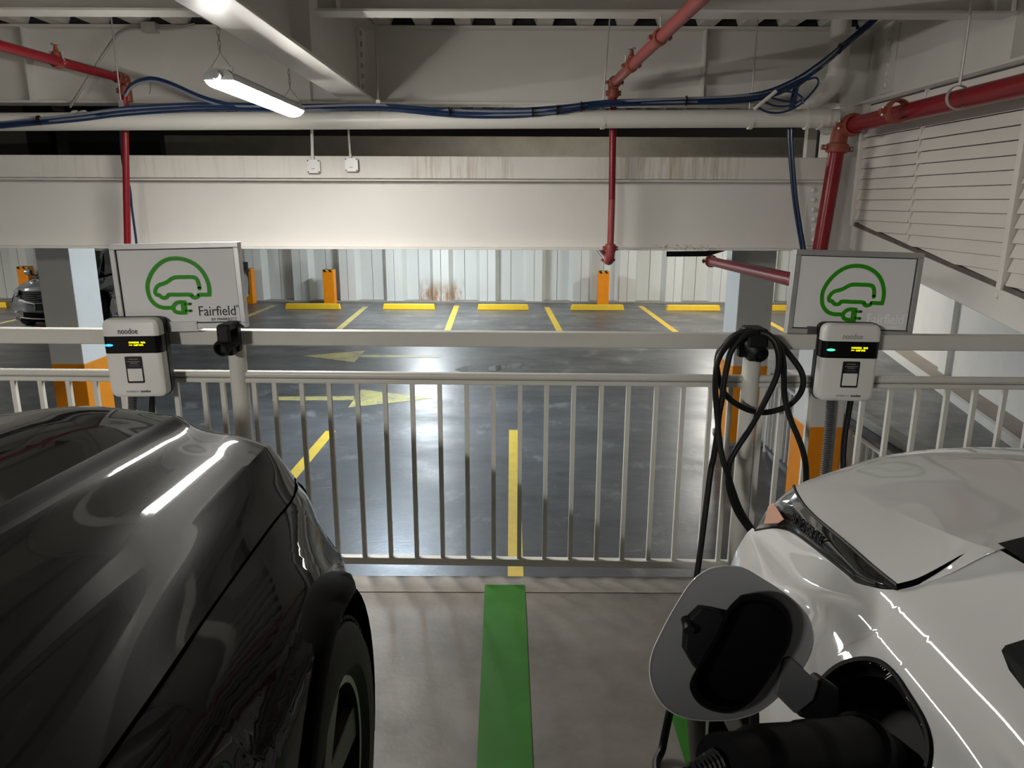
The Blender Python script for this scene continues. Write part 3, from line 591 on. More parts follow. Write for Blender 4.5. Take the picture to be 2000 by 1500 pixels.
while x > XA: xs.append(x); x -= 0.119
proto = None
for x in sorted(xs):
    if min(abs(x-p) for p in posts) < 0.04: continue
    if proto is None:
        proto = MB().box(-0.0095, 0.0095, -0.0095, 0.0095, 0.07, 0.888).out('baluster', RAIL, None); o = proto
    else: o = proto.copy(); COL.objects.link(o)
    o.location = (x, yr(x), 0); adopt(o, rl)
# railing on the lower deck, seen past the column
r2 = thing('railing', 'slim grey railing on the lower deck beyond the right charger', 'railing', (3.03, 7, ZL))
MB().tube([(3.03, 4.2, -0.30), (3.03, 8.5, -0.30)], 0.02, 10).out('handrail', DGREY, r2, smooth=True)
MB().box(3.015, 3.045, 4.2, 8.5, -0.36, -0.34).out('upper_rail', RAIL, r2)
MB().box(3.015, 3.045, 4.2, 8.5, ZL+0.06, ZL+0.09).out('bottom_rail', DGREY, r2)
p2 = None
for k in range(38):
    y = 4.25+k*0.113
    if p2 is None: p2 = MB().box(3.022, 3.038, -0.008, 0.008, ZL+0.08, -0.35).out('baluster', RAIL, None); o = p2
    else: o = p2.copy(); COL.objects.link(o)
    o.location = (0, y, 0); adopt(o, r2)
for y in (4.2, 6.35, 8.5): MB().tube([(3.03, y, ZL), (3.03, y, -0.30)], 0.025, 10).out('post', RAIL, r2, smooth=True)
solo(MB().box(4.68, 4.86, 7.6, 12.5, ZL, ZL+0.12), 'floor_kerb', CONB, 'low concrete kerb on the lower deck beyond the slim railing', 'kerb', bevel=0.02)
# ------------------------------------------------------------------ floor markings
def stripe(name, label, cat, p0, p1, wd, m, z, group=None, t=0.003, w2=None):
    p0 = Vector((p0[0], p0[1], z)); p1 = Vector((p1[0], p1[1], z)); d = (p1-p0).normalized(); n = Vector((-d.y, d.x, 0))
    w2 = w2 or wd
    return solo(MB().prism([p0+n*wd/2, p1+n*w2/2, p1-n*w2/2, p0-n*wd/2], (0, 0, t)), name, m, label, cat, group)
def fl(px, py): return onZ(px, py, ZL)
def ext(p, q, yto): k = (yto-p.y)/(q.y-p.y); return p+(q-p)*k
g4 = [(985, 1144), (986, 1500)]
a = onZ(985, 1144, 0); bq = onZ(986, 1500, 0); wdt = (onZ(1024, 1144, 0)-onZ(947, 1144, 0)).length
b = MB(); P = [onZ(947, 1144, 0), onZ(1025, 1144, 0), onZ(1041, 1500, 0), onZ(931, 1500, 0)]
P[2] = P[1]+(P[2]-P[1])*2.6; P[3] = P[0]+(P[3]-P[0])*2.6
solo(MB().prism(P, (0, 0, 0.005)), 'bay_line', GRN, 'green painted bay line on the floor between the two near cars', 'line')
p1 = onZ(1310, 1395, 0); p2_ = onZ(1337, 1495, 0)
solo(MB().prism([(p1.x, 2.35, 0), (p1.x+1.6, 2.35, 0), (p1.x+1.6, 0.4, 0), (p2_.x, 0.4, 0)], (0, 0, 0.002)), 'floor_paint', GRN, 'green painted patch on the floor under the white car', 'floor paint')
bl = [((892, 597), (872, 650), YELW, 'left of the centre pair'), ((1068, 600), (1096, 652), YELW, 'right of the centre pair'), ((1251, 598), (1326, 653), YELW, 'third from the right column'),
      ((714, 599), (663, 642), YELF, 'broken and faded one behind the left post'), ((537, 596), (484, 617), YELF, 'beside the sign on the left'), ((1494, 625), (1532, 646), YELW, 'right of the far column'), ((34, 624), (-10, 634), YELF, 'under the grey car at the far left')]
for (a, b_, m, wh) in bl:
    p, q_ = fl(*a), fl(*b_); stripe('bay_line', 'yellow bay line at the far wall, '+wh, 'line', p, ext(p, q_, 16.2), 0.15, m, ZL, 'yellow bay lines of the lower deck')
p, q_ = fl(1003.5, 840), fl(1007, 1122)
stripe('bay_line', 'long yellow bay line on the lower deck straight ahead, behind the railing', 'line', p, ext(p, q_, 4.4), 0.125, YELW, ZL, 'yellow bay lines of the lower deck')
p, q_ = fl(646, 842), fl(590, 908)
stripe('bay_line', 'yellow bay line on the lower deck right of the black car', 'line', p, ext(p, q_, 4.6), 0.13, YELW, ZL, 'yellow bay lines of the lower deck')
def arrow(label, shaft, head, m):
    t = thing('floor_arrow', label, 'arrow', fl(*head[0]))
    sp = [fl(*p) for p in shaft]; MB().prism(sp, (0, 0, 0.003)).out('shaft', m, t)
    MB().prism([fl(*p) for p in head], (0, 0, 0.003)).out('head', m, t); return t
arrow('yellow floor arrow pointing right on the lower deck lane', [(540, 775), (692, 774), (690, 782), (530, 782)], [(706, 761), (846, 778), (680, 796)], YELF)
arrow('faded yellow floor arrow pointing left, farther away on the lower deck lane', [(704, 693), (862, 694), (858, 699), (700, 698)], [(713, 685), (692, 708), (592, 695)], YELF)
wet = mat('wet_patch', (0.03, 0.03, 0.032), 0.06)
for pts, lb in (([(888, 722), (905, 716), (930, 712), (936, 716), (925, 722), (905, 726)], 'pale ringed'), ([(952, 723), (958, 716), (985, 714), (985, 719), (968, 725)], 'middle'), ([(987, 720), (995, 711), (1015, 709), (1017, 714), (1003, 721)], 'dark right')):
    pp_ = cr([fl(*p) for p in pts+pts[:1]], 4)[:-1]
    solo(MB().prism(pp_, (0, 0, 0.002)), 'wet_patch', wet, lb+' wet patch on the lower deck just above the handrail', 'stain')
# wheel stops and bollards at the far wall
for x0, x1, y1, lb in ((-52, 14, 601, 'at the far left behind the grey car'), (556, 665, 604, 'in front of the left orange bollard'), (747, 850, 604.5, 'below the rust stain'), (932, 1033, 605.5, 'straight ahead, left of the middle red pipe'),
                       (1115, 1219, 606, 'in front of the right orange bollard'), (1302, 1407, 607, 'left of the far column'), (1497, 1598, 607, 'half hidden by the right sign')):
    a = fl(x0, y1); b_ = fl(x1, y1); y = a.y; b = MB()
    b.hexa([(a.x, y, ZL), (b_.x, y, ZL), (b_.x, y+0.16, ZL), (a.x, y+0.16, ZL)], [(a.x+0.03, y+0.025, ZL+0.15), (b_.x-0.03, y+0.025, ZL+0.15), (b_.x-0.03, y+0.135, ZL+0.15), (a.x+0.03, y+0.135, ZL+0.15)])
    solo(b, 'wheel_stop', YEL, 'yellow wheel stop '+lb, 'wheel stop', 'yellow wheel stops along the far wall', bevel=0.012)
for xc, yt, lb in ((42, 522, 'behind the grey car at the far left'), (479, 526, 'peeping out right of the left sign'), (640, 528, 'left of the rust stain'), (1180, 531, 'under the middle red pipe')):
    c = onY(xc, yt, 21.45); x = c.x; h = c.z; t = thing('bollard', 'square orange bollard '+lb, 'bollard', (x, 21.6, ZL), 'orange bollards along the far wall')
    MB().box(x-0.155, x+0.155, 21.45, 21.75, ZL, h).out('post', ORA, t, bevel=0.006)
    MB().box(x-0.155, x+0.155, 21.45, 21.75, h, h+0.012).out('cap', YEL, t)
    for k in (-0.10, 0.06):
        MB().prism([(x+k-0.05, 21.447, h+0.013), (x+k+0.02, 21.447, h+0.013), (x+k+0.085, 21.753, h+0.013), (x+k+0.015, 21.753, h+0.013)], (0, 0, 0.003)).out('cap_stripe', LETD, t)
        MB().prism([(x+k-0.05, 21.447, h+0.013), (x+k+0.02, 21.447, h+0.013), (x+k+0.06, 21.447, h-0.05), (x+k-0.01, 21.447, h-0.05)], (0, -0.002, 0)).out('face_stripe', LETD, t)
# ------------------------------------------------------------------ signs
class Frame:
    def __init__(s, tl, tr, bl_, br, Yp):
        c = [onY(*p, Yp) for p in (tl, tr, bl_, br)]
        s.o = (c[0]+c[1]+c[2]+c[3])/4; s.ex = ((c[1]-c[0])+(c[3]-c[2])).normalized(); ez = ((c[0]-c[2])+(c[1]-c[3]))
        s.w = ((c[1]-c[0]).length+(c[3]-c[2]).length)/2; s.h = ((c[0]-c[2]).length+(c[1]-c[3]).length)/2
        s.ez = (ez-s.ex*ez.dot(s.ex)).normalized(); s.en = s.ex.cross(s.ez)      # towards the camera
    def p(s, a, b, c=0.0): return s.o+s.ex*a+s.ez*b+s.en*c
    def inv(s, px, py):
        q_ = on_plane(px, py, s.o, s.en)-s.o; return q_.dot(s.ex), q_.dot(s.ez)
def ribbon(fr, pts, wd, c=0.0012, t=0.0008, closed=False, caps=False):
    P = [Vector((a, b)) for a, b in pts]; n = len(P); Lf, Rt = [], []
    for i in range(n):
        d = (P[min(i+1, n-1)]-P[max(i-1, 0)]).normalized(); nn = Vector((-d.y, d.x)); Lf.append(P[i]+nn*wd/2); Rt.append(P[i]-nn*wd/2)
    b = MB(); b.grid([[fr.p(l.x, l.y, c), fr.p(r.x, r.y, c)] for l, r in zip(Lf, Rt)])
    if caps:
        for q_ in (P[0], P[-1]): b.add([fr.p(q_.x+wd/2*math.cos(2*math.pi*k/14), q_.y+wd/2*math.sin(2*math.pi*k/14), c) for k in range(14)], [tuple(range(14))])
    return b
FL = Frame((217, 477), (466, 473), (234, 644), (482, 638), 3.09)
FR = Frame((1555, 486), (1806, 496), (1534, 651), (1777, 656), 3.09)
zl = lambda q_: FL.inv(200+q_[0]*0.15, 460+q_[1]*0.15)
car_path = [(1265, 690), (1258, 645), (1240, 590), (1212, 553), (1165, 541), (1060, 541), (955, 545), (905, 562), (850, 600), (800, 625), (745, 643), (710, 672), (690, 715), (692, 750), (712, 772), (742, 776), (765, 798), (805, 814), (845, 800), (868, 772), (1000, 770), (1148, 770), (1168, 795), (1205, 809), (1243, 795), (1262, 770)]
floor_path = [(1262, 770), (1393, 770)]
ring_path = [(1393, 793), (1392, 690), (1368, 590), (1310, 478), (1220, 385), (1100, 322), (965, 298), (830, 318), (715, 393), (635, 500), (592, 620), (592, 715), (628, 825), (700, 903), (790, 938), (910, 940)]
plug_d = [(1075, 869), (1005, 867), (955, 885), (925, 935), (948, 985), (1005, 1004), (1085, 1003)]
LOGO = {}
for k, v in (('car', car_path), ('sill', floor_path), ('ring', ring_path), ('plug', plug_d), ('bar', [(1055, 846), (1075, 1026)]), ('p1', [(1075, 891), (1150, 890)]), ('p2', [(1085, 976), (1157, 979)])): LOGO[k] = [zl(q_) for q_ in v]
sw = FL.w/252*8.0
def smooth2(pts, n=5): return [(p.x, p.y) for p in cr([Vector((a, b, 0)) for a, b in pts], n)]
def sign(label, fr, lettering, br_px, where):
    t = thing('sign', label, 'sign', fr.p(0, -fr.h/2))
    W, H2 = fr.w, fr.h; f = 0.021
    MB().hexa([fr.p(-W/2+f, -H2/2+f, -0.014), fr.p(W/2-f, -H2/2+f, -0.014), fr.p(W/2-f, H2/2-f, -0.014), fr.p(-W/2+f, H2/2-f, -0.014)], [fr.p(-W/2+f, -H2/2+f, 0), fr.p(W/2-f, -H2/2+f, 0), fr.p(W/2-f, H2/2-f, 0), fr.p(-W/2+f, H2/2-f, 0)]).out('panel', SIGNW, t)
    MB().hexa([fr.p(-W/2+f*.5, -H2/2+f*.5, -0.016), fr.p(W/2-f*.5, -H2/2+f*.5, -0.016), fr.p(W/2-f*.5, H2/2-f*.5, -0.016), fr.p(-W/2+f*.5, H2/2-f*.5, -0.016)], [fr.p(-W/2+f*.5, -H2/2+f*.5, -0.0145), fr.p(W/2-f*.5, -H2/2+f*.5, -0.0145), fr.p(W/2-f*.5, H2/2-f*.5, -0.0145), fr.p(-W/2+f*.5, H2/2-f*.5, -0.0145)]).out('back_sheet', ALU, t)
    for a0, a1, b0, b1 in ((-W/2, W/2, H2/2-f, H2/2), (-W/2, W/2, -H2/2, -H2/2+f), (-W/2, -W/2+f, -H2/2+f, H2/2-f), (W/2-f, W/2, -H2/2+f, H2/2-f)):
        MB().hexa([fr.p(a0, b0, -0.03), fr.p(a1, b0, -0.03), fr.p(a1, b1, -0.03), fr.p(a0, b1, -0.03)], [fr.p(a0, b0, 0.011), fr.p(a1, b0, 0.011), fr.p(a1, b1, 0.011), fr.p(a0, b1, 0.011)]).out('frame_bar', ALU, t, bevel=0.0015)
    g = 0.004; inn = [(-W/2+f, -H2/2+f), (W/2-f, -H2/2+f), (W/2-f, H2/2-f), (-W/2+f, H2/2-f)]
    b = MB()
    for i in range(4):
        (a0, b0), (a1, b1) = inn[i], inn[(i+1) % 4]; d = Vector((a1-a0, b1-b0)).normalized(); n = Vector((-d.y, d.x))*g
        b.add([fr.p(a0, b0, .0006), fr.p(a1, b1, .0006), fr.p(a1+n.x, b1+n.y, .0006), fr.p(a0+n.x, b0+n.y, .0006)], [(0, 1, 2, 3)])
    b.out('gasket', LETD, t)
    b = MB()
    for kk, k in enumerate(('car', 'sill', 'ring', 'plug', 'bar', 'p1', 'p2')):
        pts = LOGO[k]; pts = smooth2(pts) if k in ('car', 'ring', 'plug') else pts
        rb = ribbon(fr, pts, sw*(1.45 if k == 'bar' else 0.66 if k in ('p1', 'p2') else 1.0), c=0.0012+kk*0.0004, caps=k in ('car', 'p1', 'p2')); b.add(rb.v, rb.f)
    b.out('charging_car_emblem', SGRN, t)
    x0 = W/2-f-0.222; y0 = -H2/2+f+0.030
    L1 = fr.p(W/2-f-0.017, y0, 0.001); text('Fairfield', 0.058, lettering, L1, fr.ex, fr.ez, t, 'name_lettering', 'RIGHT', sx=0.86)
    text('BY MARRIOTT', 0.016, lettering, fr.p(W/2-f-0.017, y0-0.021, 0.001), fr.ex, fr.ez, t, 'small_lettering', 'RIGHT', sx=1.05)
    text('®', 0.014, lettering, fr.p(W/2-f-0.016, y0+0.032, 0.001), fr.ex, fr.ez, t, 'registered_mark', 'LEFT')
    a0, b1 = fr.inv(*br_px[0]); a1, b0 = fr.inv(*br_px[1])
    MB().hexa([fr.p(a0, b0, -0.04), fr.p(a1, b0, -0.04), fr.p(a1, b1, -0.04), fr.p(a0, b1, -0.04)], [fr.p(a0, b0, 0.014), fr.p(a1, b0, 0.014), fr.p(a1, b1, 0.014), fr.p(a0, b1, 0.014)]).out('bracket', ALU if where else DGREY, t, bevel=0.001)
    return t
sign('white sign with green electric car emblem and dark lettering, on the left', FL, LETD, ((285, 629), (389, 646)), 1)
sign('white sign with green electric car emblem and white lettering, on the right', FR, LETW, ((1576, 637), (1690, 657)), 0)
# ------------------------------------------------------------------ chargers
def charger(label, fr, led, du, cable, conduit, logo_m):
    t = thing('car_charger', label, 'charger', fr.p(0, -fr.h/2)); W, H2 = fr.w, fr.h
    def shell(levels, name, m, cap=True):
        b = MB(); n = None; rings = []
        for c, ins in levels:
            o = rrect(W-2*ins, H2-2*ins, max(0.03-ins*0.6, 0.006)); n = len(o); rings.append([fr.p(x, y, c) for x, y in o])
        vs = [p for r_ in rings for p in r_]; fs = [(i*n+k, i*n+(k+1) % n, (i+1)*n+(k+1) % n, (i+1)*n+k) for i in range(len(rings)-1) for k in range(n)]
        fs += [tuple(range(n)), tuple((len(rings)-1)*n+k for k in range(n))]
        b.add(vs, fs); return b.out(name, m, t, smooth=True, angle=30)
    shell([(-0.10, 0.004), (-0.055, -0.003), (-0.05, -0.003)], 'back_housing', BLKP)
    shell([(-0.05, 0.0), (-0.016, 0.0005), (-0.008, 0.003), (-0.003, 0.009), (0.0, 0.018)], 'front_shell', CHW)
    uv = lambda u, v: ((u-0.5)*W, (0.5-v)*H2)
    def patch(u0, u1, v0, v1, c0, c1, name, m, r=0.0, bev=0.0):
        (a0, b1), (a1, b0) = uv(u0, v0), uv(u1, v1)
        if r: pts = [(0.5*(a0+a1)+x, 0.5*(b0+b1)+y) for x, y in rrect(a1-a0, b1-b0, r)]
        else: pts = [(a0, b0), (a1, b0), (a1, b1), (a0, b1)]
        return MB().prism([fr.p(x, y, c0) for x, y in pts], fr.en*(c1-c0)).out(name, m, t)
    # the black band follows the shell round its sides
    b = MB(); prof = [(-0.5*W-0.0012, -0.05), (-0.5*W-0.0012, -0.016), (-0.5*W+0.003, -0.007), (-0.5*W+0.010, -0.0015), (-0.5*W+0.018, 0.0015), (0.5*W-0.018, 0.0015), (0.5*W-0.010, -0.0015), (0.5*W-0.003, -0.007), (0.5*W+0.0012, -0.016), (0.5*W+0.0012, -0.05)]
    (_, bt), (_, bb) = uv(0, 0.215), uv(0, 0.43)
    b.grid([[fr.p(x, bt, c) for x, c in prof], [fr.p(x, bb, c) for x, c in prof]])
    bd = b.out('display_band', BAND, t)
    (la, lb_) = uv(0.12+du, 0.325); MB().prism([fr.p(la+0.017*math.cos(q_), lb_+0.0052*math.sin(q_), 0.0016) for q_ in [2*math.pi*k/20 for k in range(20)]], fr.en*0.001).out('status_light', led, t)
    (ta, tb) = uv(0.47+du, 0.305); text('CHARGING   06:56', 0.0105, DISP, fr.p(ta, tb, 0.0022), fr.ex, fr.ez, t, 'display_text', sx=0.78, ext=0.0003)
    text('>>>  0.687 kWh', 0.0105, DISP, fr.p(ta, tb-0.0105, 0.0022), fr.ex, fr.ez, t, 'display_text', sx=0.82, ext=0.0003)
    (na, nb) = uv(0.30+du, 0.185); text('noodoe', 0.0335, logo_m, fr.p(na, nb, 0.0008), fr.ex, fr.ez, t, 'maker_lettering', sx=0.78, bold=0.0003)
    (na, nb) = uv(0.31+du, 0.932); text('POWERED BY', 0.0115, LETG, fr.p(na, nb, 0.0008), fr.ex, fr.ez, t, 'powered_by_lettering', sx=0.75)
    (na, nb) = uv(0.565+du, 0.932); text('noodoe', 0.0165, LETD, fr.p(na, nb, 0.0008), fr.ex, fr.ez, t, 'maker_lettering', sx=0.8, bold=0.0003)
    st = patch(0.36+du, 0.665+du, 0.47, 0.81, 0.0, 0.0016, 'label', LETD, 0.005)
    def sub(u0, u1, v0, v1, name, m, r=0.0):
        o = patch(u0+du, u1+du, v0, v1, 0.0016, 0.0022, name, m, r); adopt(o, st)
    sub(0.385, 0.64, 0.625, 0.785, 'white_square', CHW, 0.003)
    for v, u0, u1, m in ((0.505, 0.43, 0.59, LETG), (0.535, 0.40, 0.62, LETG), (0.555, 0.45, 0.58, LETG), (0.58, 0.42, 0.60, DGREY), (0.595, 0.42, 0.60, DGREY)): sub(u0, u1, v-0.003, v+0.004, 'print_line', m)
    pts = cr([onY(px, py, yy) for px, py, yy in conduit], 30); b = MB()
    b.tube(pts, [0.0195 if i % 2 else 0.015 for i in range(len(pts))], 12); b.out('corrugated_conduit', DGREY, t)
    MB().tube(cr([onY(px, py, yy) for px, py, yy in cable], 6), 0.0125, 10).out('output_cable', BLK, t, smooth=True)
    return t
CL = Frame((199, 624), (309, 622), (212, 777), (323, 776), 2.99)
CR_ = Frame((1611, 633), (1722, 635), (1597, 784), (1708, 786), 2.99)
charger('white wall charger with a blue light under the left sign', CL, LEDB, -0.015, [(297, 770, 3.03), (297, 800, 3.03), (298, 860, 3.0), (300, 960, 2.95)], [(259, 772, 3.04), (260, 840, 3.04), (262, 900, 3.04), (264, 1000, 3.04)], LETD)
charger('white wall charger with a green light under the right sign', CR_, LEDG, 0.02, [(1662, 778, 3.03), (1656, 815, 3.03), (1650, 850, 3.02), (1647, 900, 3.0), (1650, 980, 2.95)], [(1623, 780, 3.04), (1618, 845, 3.04), (1612, 910, 3.04), (1606, 980, 3.04)], LETG)
def holster(label, px0, px1, py0, py1, sx):
    t = thing('plug_holster', label, 'holster', onY(0.5*(px0+px1), py1, 3.05))
    a = onY(px0, py0, 3.0); b_ = onY(px1, py1, 3.0); xc = 0.5*(a.x+b_.x); hw = 0.5*(b_.x-a.x)*0.80; z1, z0 = a.z, b_.z
    MB().box(xc-hw, xc+hw, 3.05, 3.09, z0+0.01, z1-0.015).out('back_plate', BLKP, t, bevel=0.006)
    MB().box(xc-hw*0.85, xc+hw*0.85, 2.97, 3.09, z1-0.03, z1).out('hook', BLKP, t, bevel=0.01)
    MB().box(xc-hw*0.85, xc+hw*0.85, 2.965, 2.985, z1-0.075, z1-0.005).out('hook_lip', BLKP, t, bevel=0.008)
    d = Vector((sx*0.25, -1, -0.35)).normalized(); c = Vector((xc, 3.06, z0+0.062))
    MB().lathe(c, d, [(0, 0.036), (0.085, 0.034), (0.09, 0.031), (0.09, 0.025), (0.03, 0.024), (0.03, 0.001)], 22).out('socket', BLKP, t, smooth=True)
    MB().obox(c+d*0.03-Vector((0, 0, 0.02)), Vector((1, 0, 0)), Vector((0, 1, 0)), UPV, 0.028, 0.03, 0.03).out('socket_boss', BLKP, t, bevel=0.008)
holster('black plug holster on the rail beside the left sign, empty', 421, 464, 632, 697, -1)
holster('black plug holster on the rail carrying the coiled cable', 1449, 1502, 641, 708, 1)
# ------------------------------------------------------------------ the coiled cable
zz = lambda P: [(1380+x*0.2, 620+y*0.2) for x, y in P]
cc = thing('charging_cable', 'black charging cable coiled over the right holster and hanging to the floor', 'cable', (1.0, 2.9, 0))
S1 = zz([(520, 150), (600, 165), (720, 260), (830, 390), (915, 510), (945, 620), (920, 730), (850, 820), (760, 880), (600, 925), (450, 915), (300, 850), (200, 770), (145, 680), (112, 560), (100, 450), (120, 340), (185, 245), (285, 170), (400, 135), (500, 140)])
S2 = zz([(500, 150), (430, 150), (330, 210), (240, 330), (200, 480), (170, 640), (150, 800), (122, 950), (108, 1100), (88, 1250), (62, 1400), (40, 1500)])
S3 = zz([(500, 145), (440, 145), (300, 185), (180, 300), (112, 420), (90, 560), (86, 700), (95, 850), (108, 1000), (120, 1150), (140, 1300), (168, 1420), (200, 1500)])+[(1432, 960), (1448, 1000), (1475, 1042), (1495, 1070)]
S4 = zz([(520, 155), (590, 170), (660, 230), (698, 330), (706, 450), (688, 560), (640, 680), (580, 800), (500, 950), (400, 1120), (300, 1270), (232, 1400), (214, 1500)])+[(1424, 955), (1440, 1000), (1466, 1038), (1490, 1070)]
S5 = zz([(520, 160), (640, 205), (725, 310), (752, 450), (755, 600), (762, 750), (785, 880), (830, 1020), (890, 1160), (940, 1300), (965, 1420), (972, 1520)])+[(1575, 980)]
rc = 0.0123
for k, (S, y0, y1) in enumerate(((S1, 2.99, 3.0), (S3, 2.975, 2.85), (S4, 2.965, 2.85), (S5, 2.985, 2.90))):
    n = len(S); pts = [onY(px, py, y0+(y1-y0)*i/(n-1)+0.012*math.sin(i*0.9+k)) for i, (px, py) in enumerate(S)]
    MB().tube(cr(pts, 6), rc, 10).out('cable_loop', BLK, cc, smooth=True)
n = len(S2); pts = [onY(px, py, 2.955-0.02*i/n) for i, (px, py) in enumerate(S2)]
pts += [onY(1379, 990, 2.88), onY(1366, 1090, 2.78), onY(1350, 1190, 2.62), onZ(1328, 1300, 0.30), onZ(1306, 1400, 0.12), onZ(1294, 1460, 0.03), onZ(1285, 1520, 0.014), Vector((0.46, 1.45, 0.014)), Vector((0.40, 1.1, 0.016)), Vector((0.30, 0.85, 0.05)), Vector((0.25, 0.72, 0.30)), Vector((0.23, 0.70, 0.62))]
TAIL = pts[-1]
CABLE_PTS = pts
# ------------------------------------------------------------------ cars
def surf(lines, nu, nv, creases=()):
    """lines[j][i] control points; returns grid [u][v]; lines listed in creases keep a sharp edge"""
    C = [cr(l, nu) for l in lines]; out = []
    for i in range(len(C[0])):
        row = []; seg = []
        for j, l in enumerate(C):
            seg.append(l[i])
            if j in creases or j == len(C)-1:
                if len(seg) > 1:
                    s = cr(seg, nv); row += s[:-1]
                seg = [l[i]]
        row.append(C[-1][i]); out.append(row)
    return out
def hermite(xs, ys, x):
    n = len(xs)
    if x <= xs[0]: return ys[0]
    if x >= xs[-1]: return ys[-1]
    i = max(k for k in range(n-1) if xs[k] <= x); h = xs[i+1]-xs[i]; d = (ys[i+1]-ys[i])/h
    def sl(k):
        if k == 0: return (ys[1]-ys[0])/(xs[1]-xs[0])
        if k == n-1: return (ys[-1]-ys[-2])/(xs[-1]-xs[-2])
        a = (ys[k]-ys[k-1])/(xs[k]-xs[k-1]); b = (ys[k+1]-ys[k])/(xs[k+1]-xs[k])
        if a*b <= 0: return 0.0
        return 2*a*b/(a+b)
    t = (x-xs[i])/h; m0, m1 = sl(i)*h, sl(i+1)*h
    return (2*t**3-3*t*t+1)*ys[i]+(t**3-2*t*t+t)*m0+(-2*t**3+3*t*t)*ys[i+1]+(t**3-t*t)*m1
class Side:
    """half of a car's flank: stations y -> [(x outboard, z)...] from top to bottom, cut by wheel arches"""
    xtop = None
    def __init__(s, st, arches, Xc, n=8):
        s.ys = sorted(st); s.st = [st[y] for y in s.ys]; s.K = len(s.st[0]); s.ar = arches; s.Xc = Xc; s.n = n
    def curve(s, y):
        pts = [Vector((hermite(s.ys, [q_[k][0] for q_ in s.st], y), 0, hermite(s.ys, [q_[k][1] for q_ in s.st], y))) for k in range(s.K)]
        return cr(pts, s.n)
    def zb(s, y, c):
        z = c[-1].z
        for yw, zw, ra in s.ar:
            if abs(y-yw) < ra: z = max(z, zw+math.sqrt(max(ra*ra-(y-yw)**2, 0)))
        return z
    def col(s, y, nv):
        c = s.curve(y); zb = s.zb(y, c)
        if s.xtop:
            xt = s.xtop(y)
            while len(c) > 2 and c[1].x < xt: c = c[1:]
            if c[0].x < xt < c[1].x: c = [c[0]+(c[1]-c[0])*((xt-c[0].x)/(c[1].x-c[0].x))]+c[1:]
        pts = [c[0]]
        for a, b in zip(c, c[1:]):
            if b.z < zb:
                if a.z > b.z: pts.append(a+(b-a)*((a.z-zb)/(a.z-b.z)))
                break
            pts.append(b)
        if len(pts) < 2: pts.append(pts[0]-Vector((0, 0, 0.002)))
        L = [0]
        for a, b in zip(pts, pts[1:]): L.append(L[-1]+(b-a).length)
        out = []
        for k in range(nv+1):
            d = L[-1]*k/nv; i = max(j for j in range(len(L)-1) if L[j] <= d+1e-9); h = L[i+1]-L[i]
            p = pts[i]+(pts[i+1]-pts[i])*((d-L[i])/h if h > 1e-9 else 0); out.append((p.x, y, p.z))
        return out
    def x_at(s, y, z):
        c = s.curve(y)
        for a, b in zip(c, c[1:]):
            if a.z >= z >= b.z: return a.x+(b.x-a.x)*((a.z-z)/(a.z-b.z) if a.z > b.z else 0)
        return c[-1].x if z < c[-1].z else c[0].x
    def ysamp(s, y0, y1, step):
        n = max(2, int(abs(y1-y0)/step)); ys = [y0+(y1-y0)*k/n for k in range(n+1)]
        for yw, zw, ra in s.ar if step > 0.02 else ():
            for k in range(25):
                y = yw+ra*0.9999*math.cos(math.pi*k/24)
                if min(y0, y1) < y < max(y0, y1): ys.append(y)
        return sorted(set(round(y, 5) for y in ys))
    def build(s, sg, y0, y1, name, m, parent, nv=24, step=0.04, hole=None, lip=0.03):
        ys = s.ysamp(y0, y1, step); G = [[(s.Xc+sg*x, y, z) for x, y, z in s.col(y, nv)] for y in ys]
        for i, y in enumerate(ys):      # turned-in lip along the bottom
            x, yy, z = G[i][-1]; G[i].append((x-sg*lip, yy, z+0.002))
        b = MB(); b.grid(G)
        if hole: b.f = [f for f in b.f if not hole(sum((Vector(b.v[i]) for i in f), Vector())/4)]
        return b.out(name, m, parent, smooth=True, angle=40)
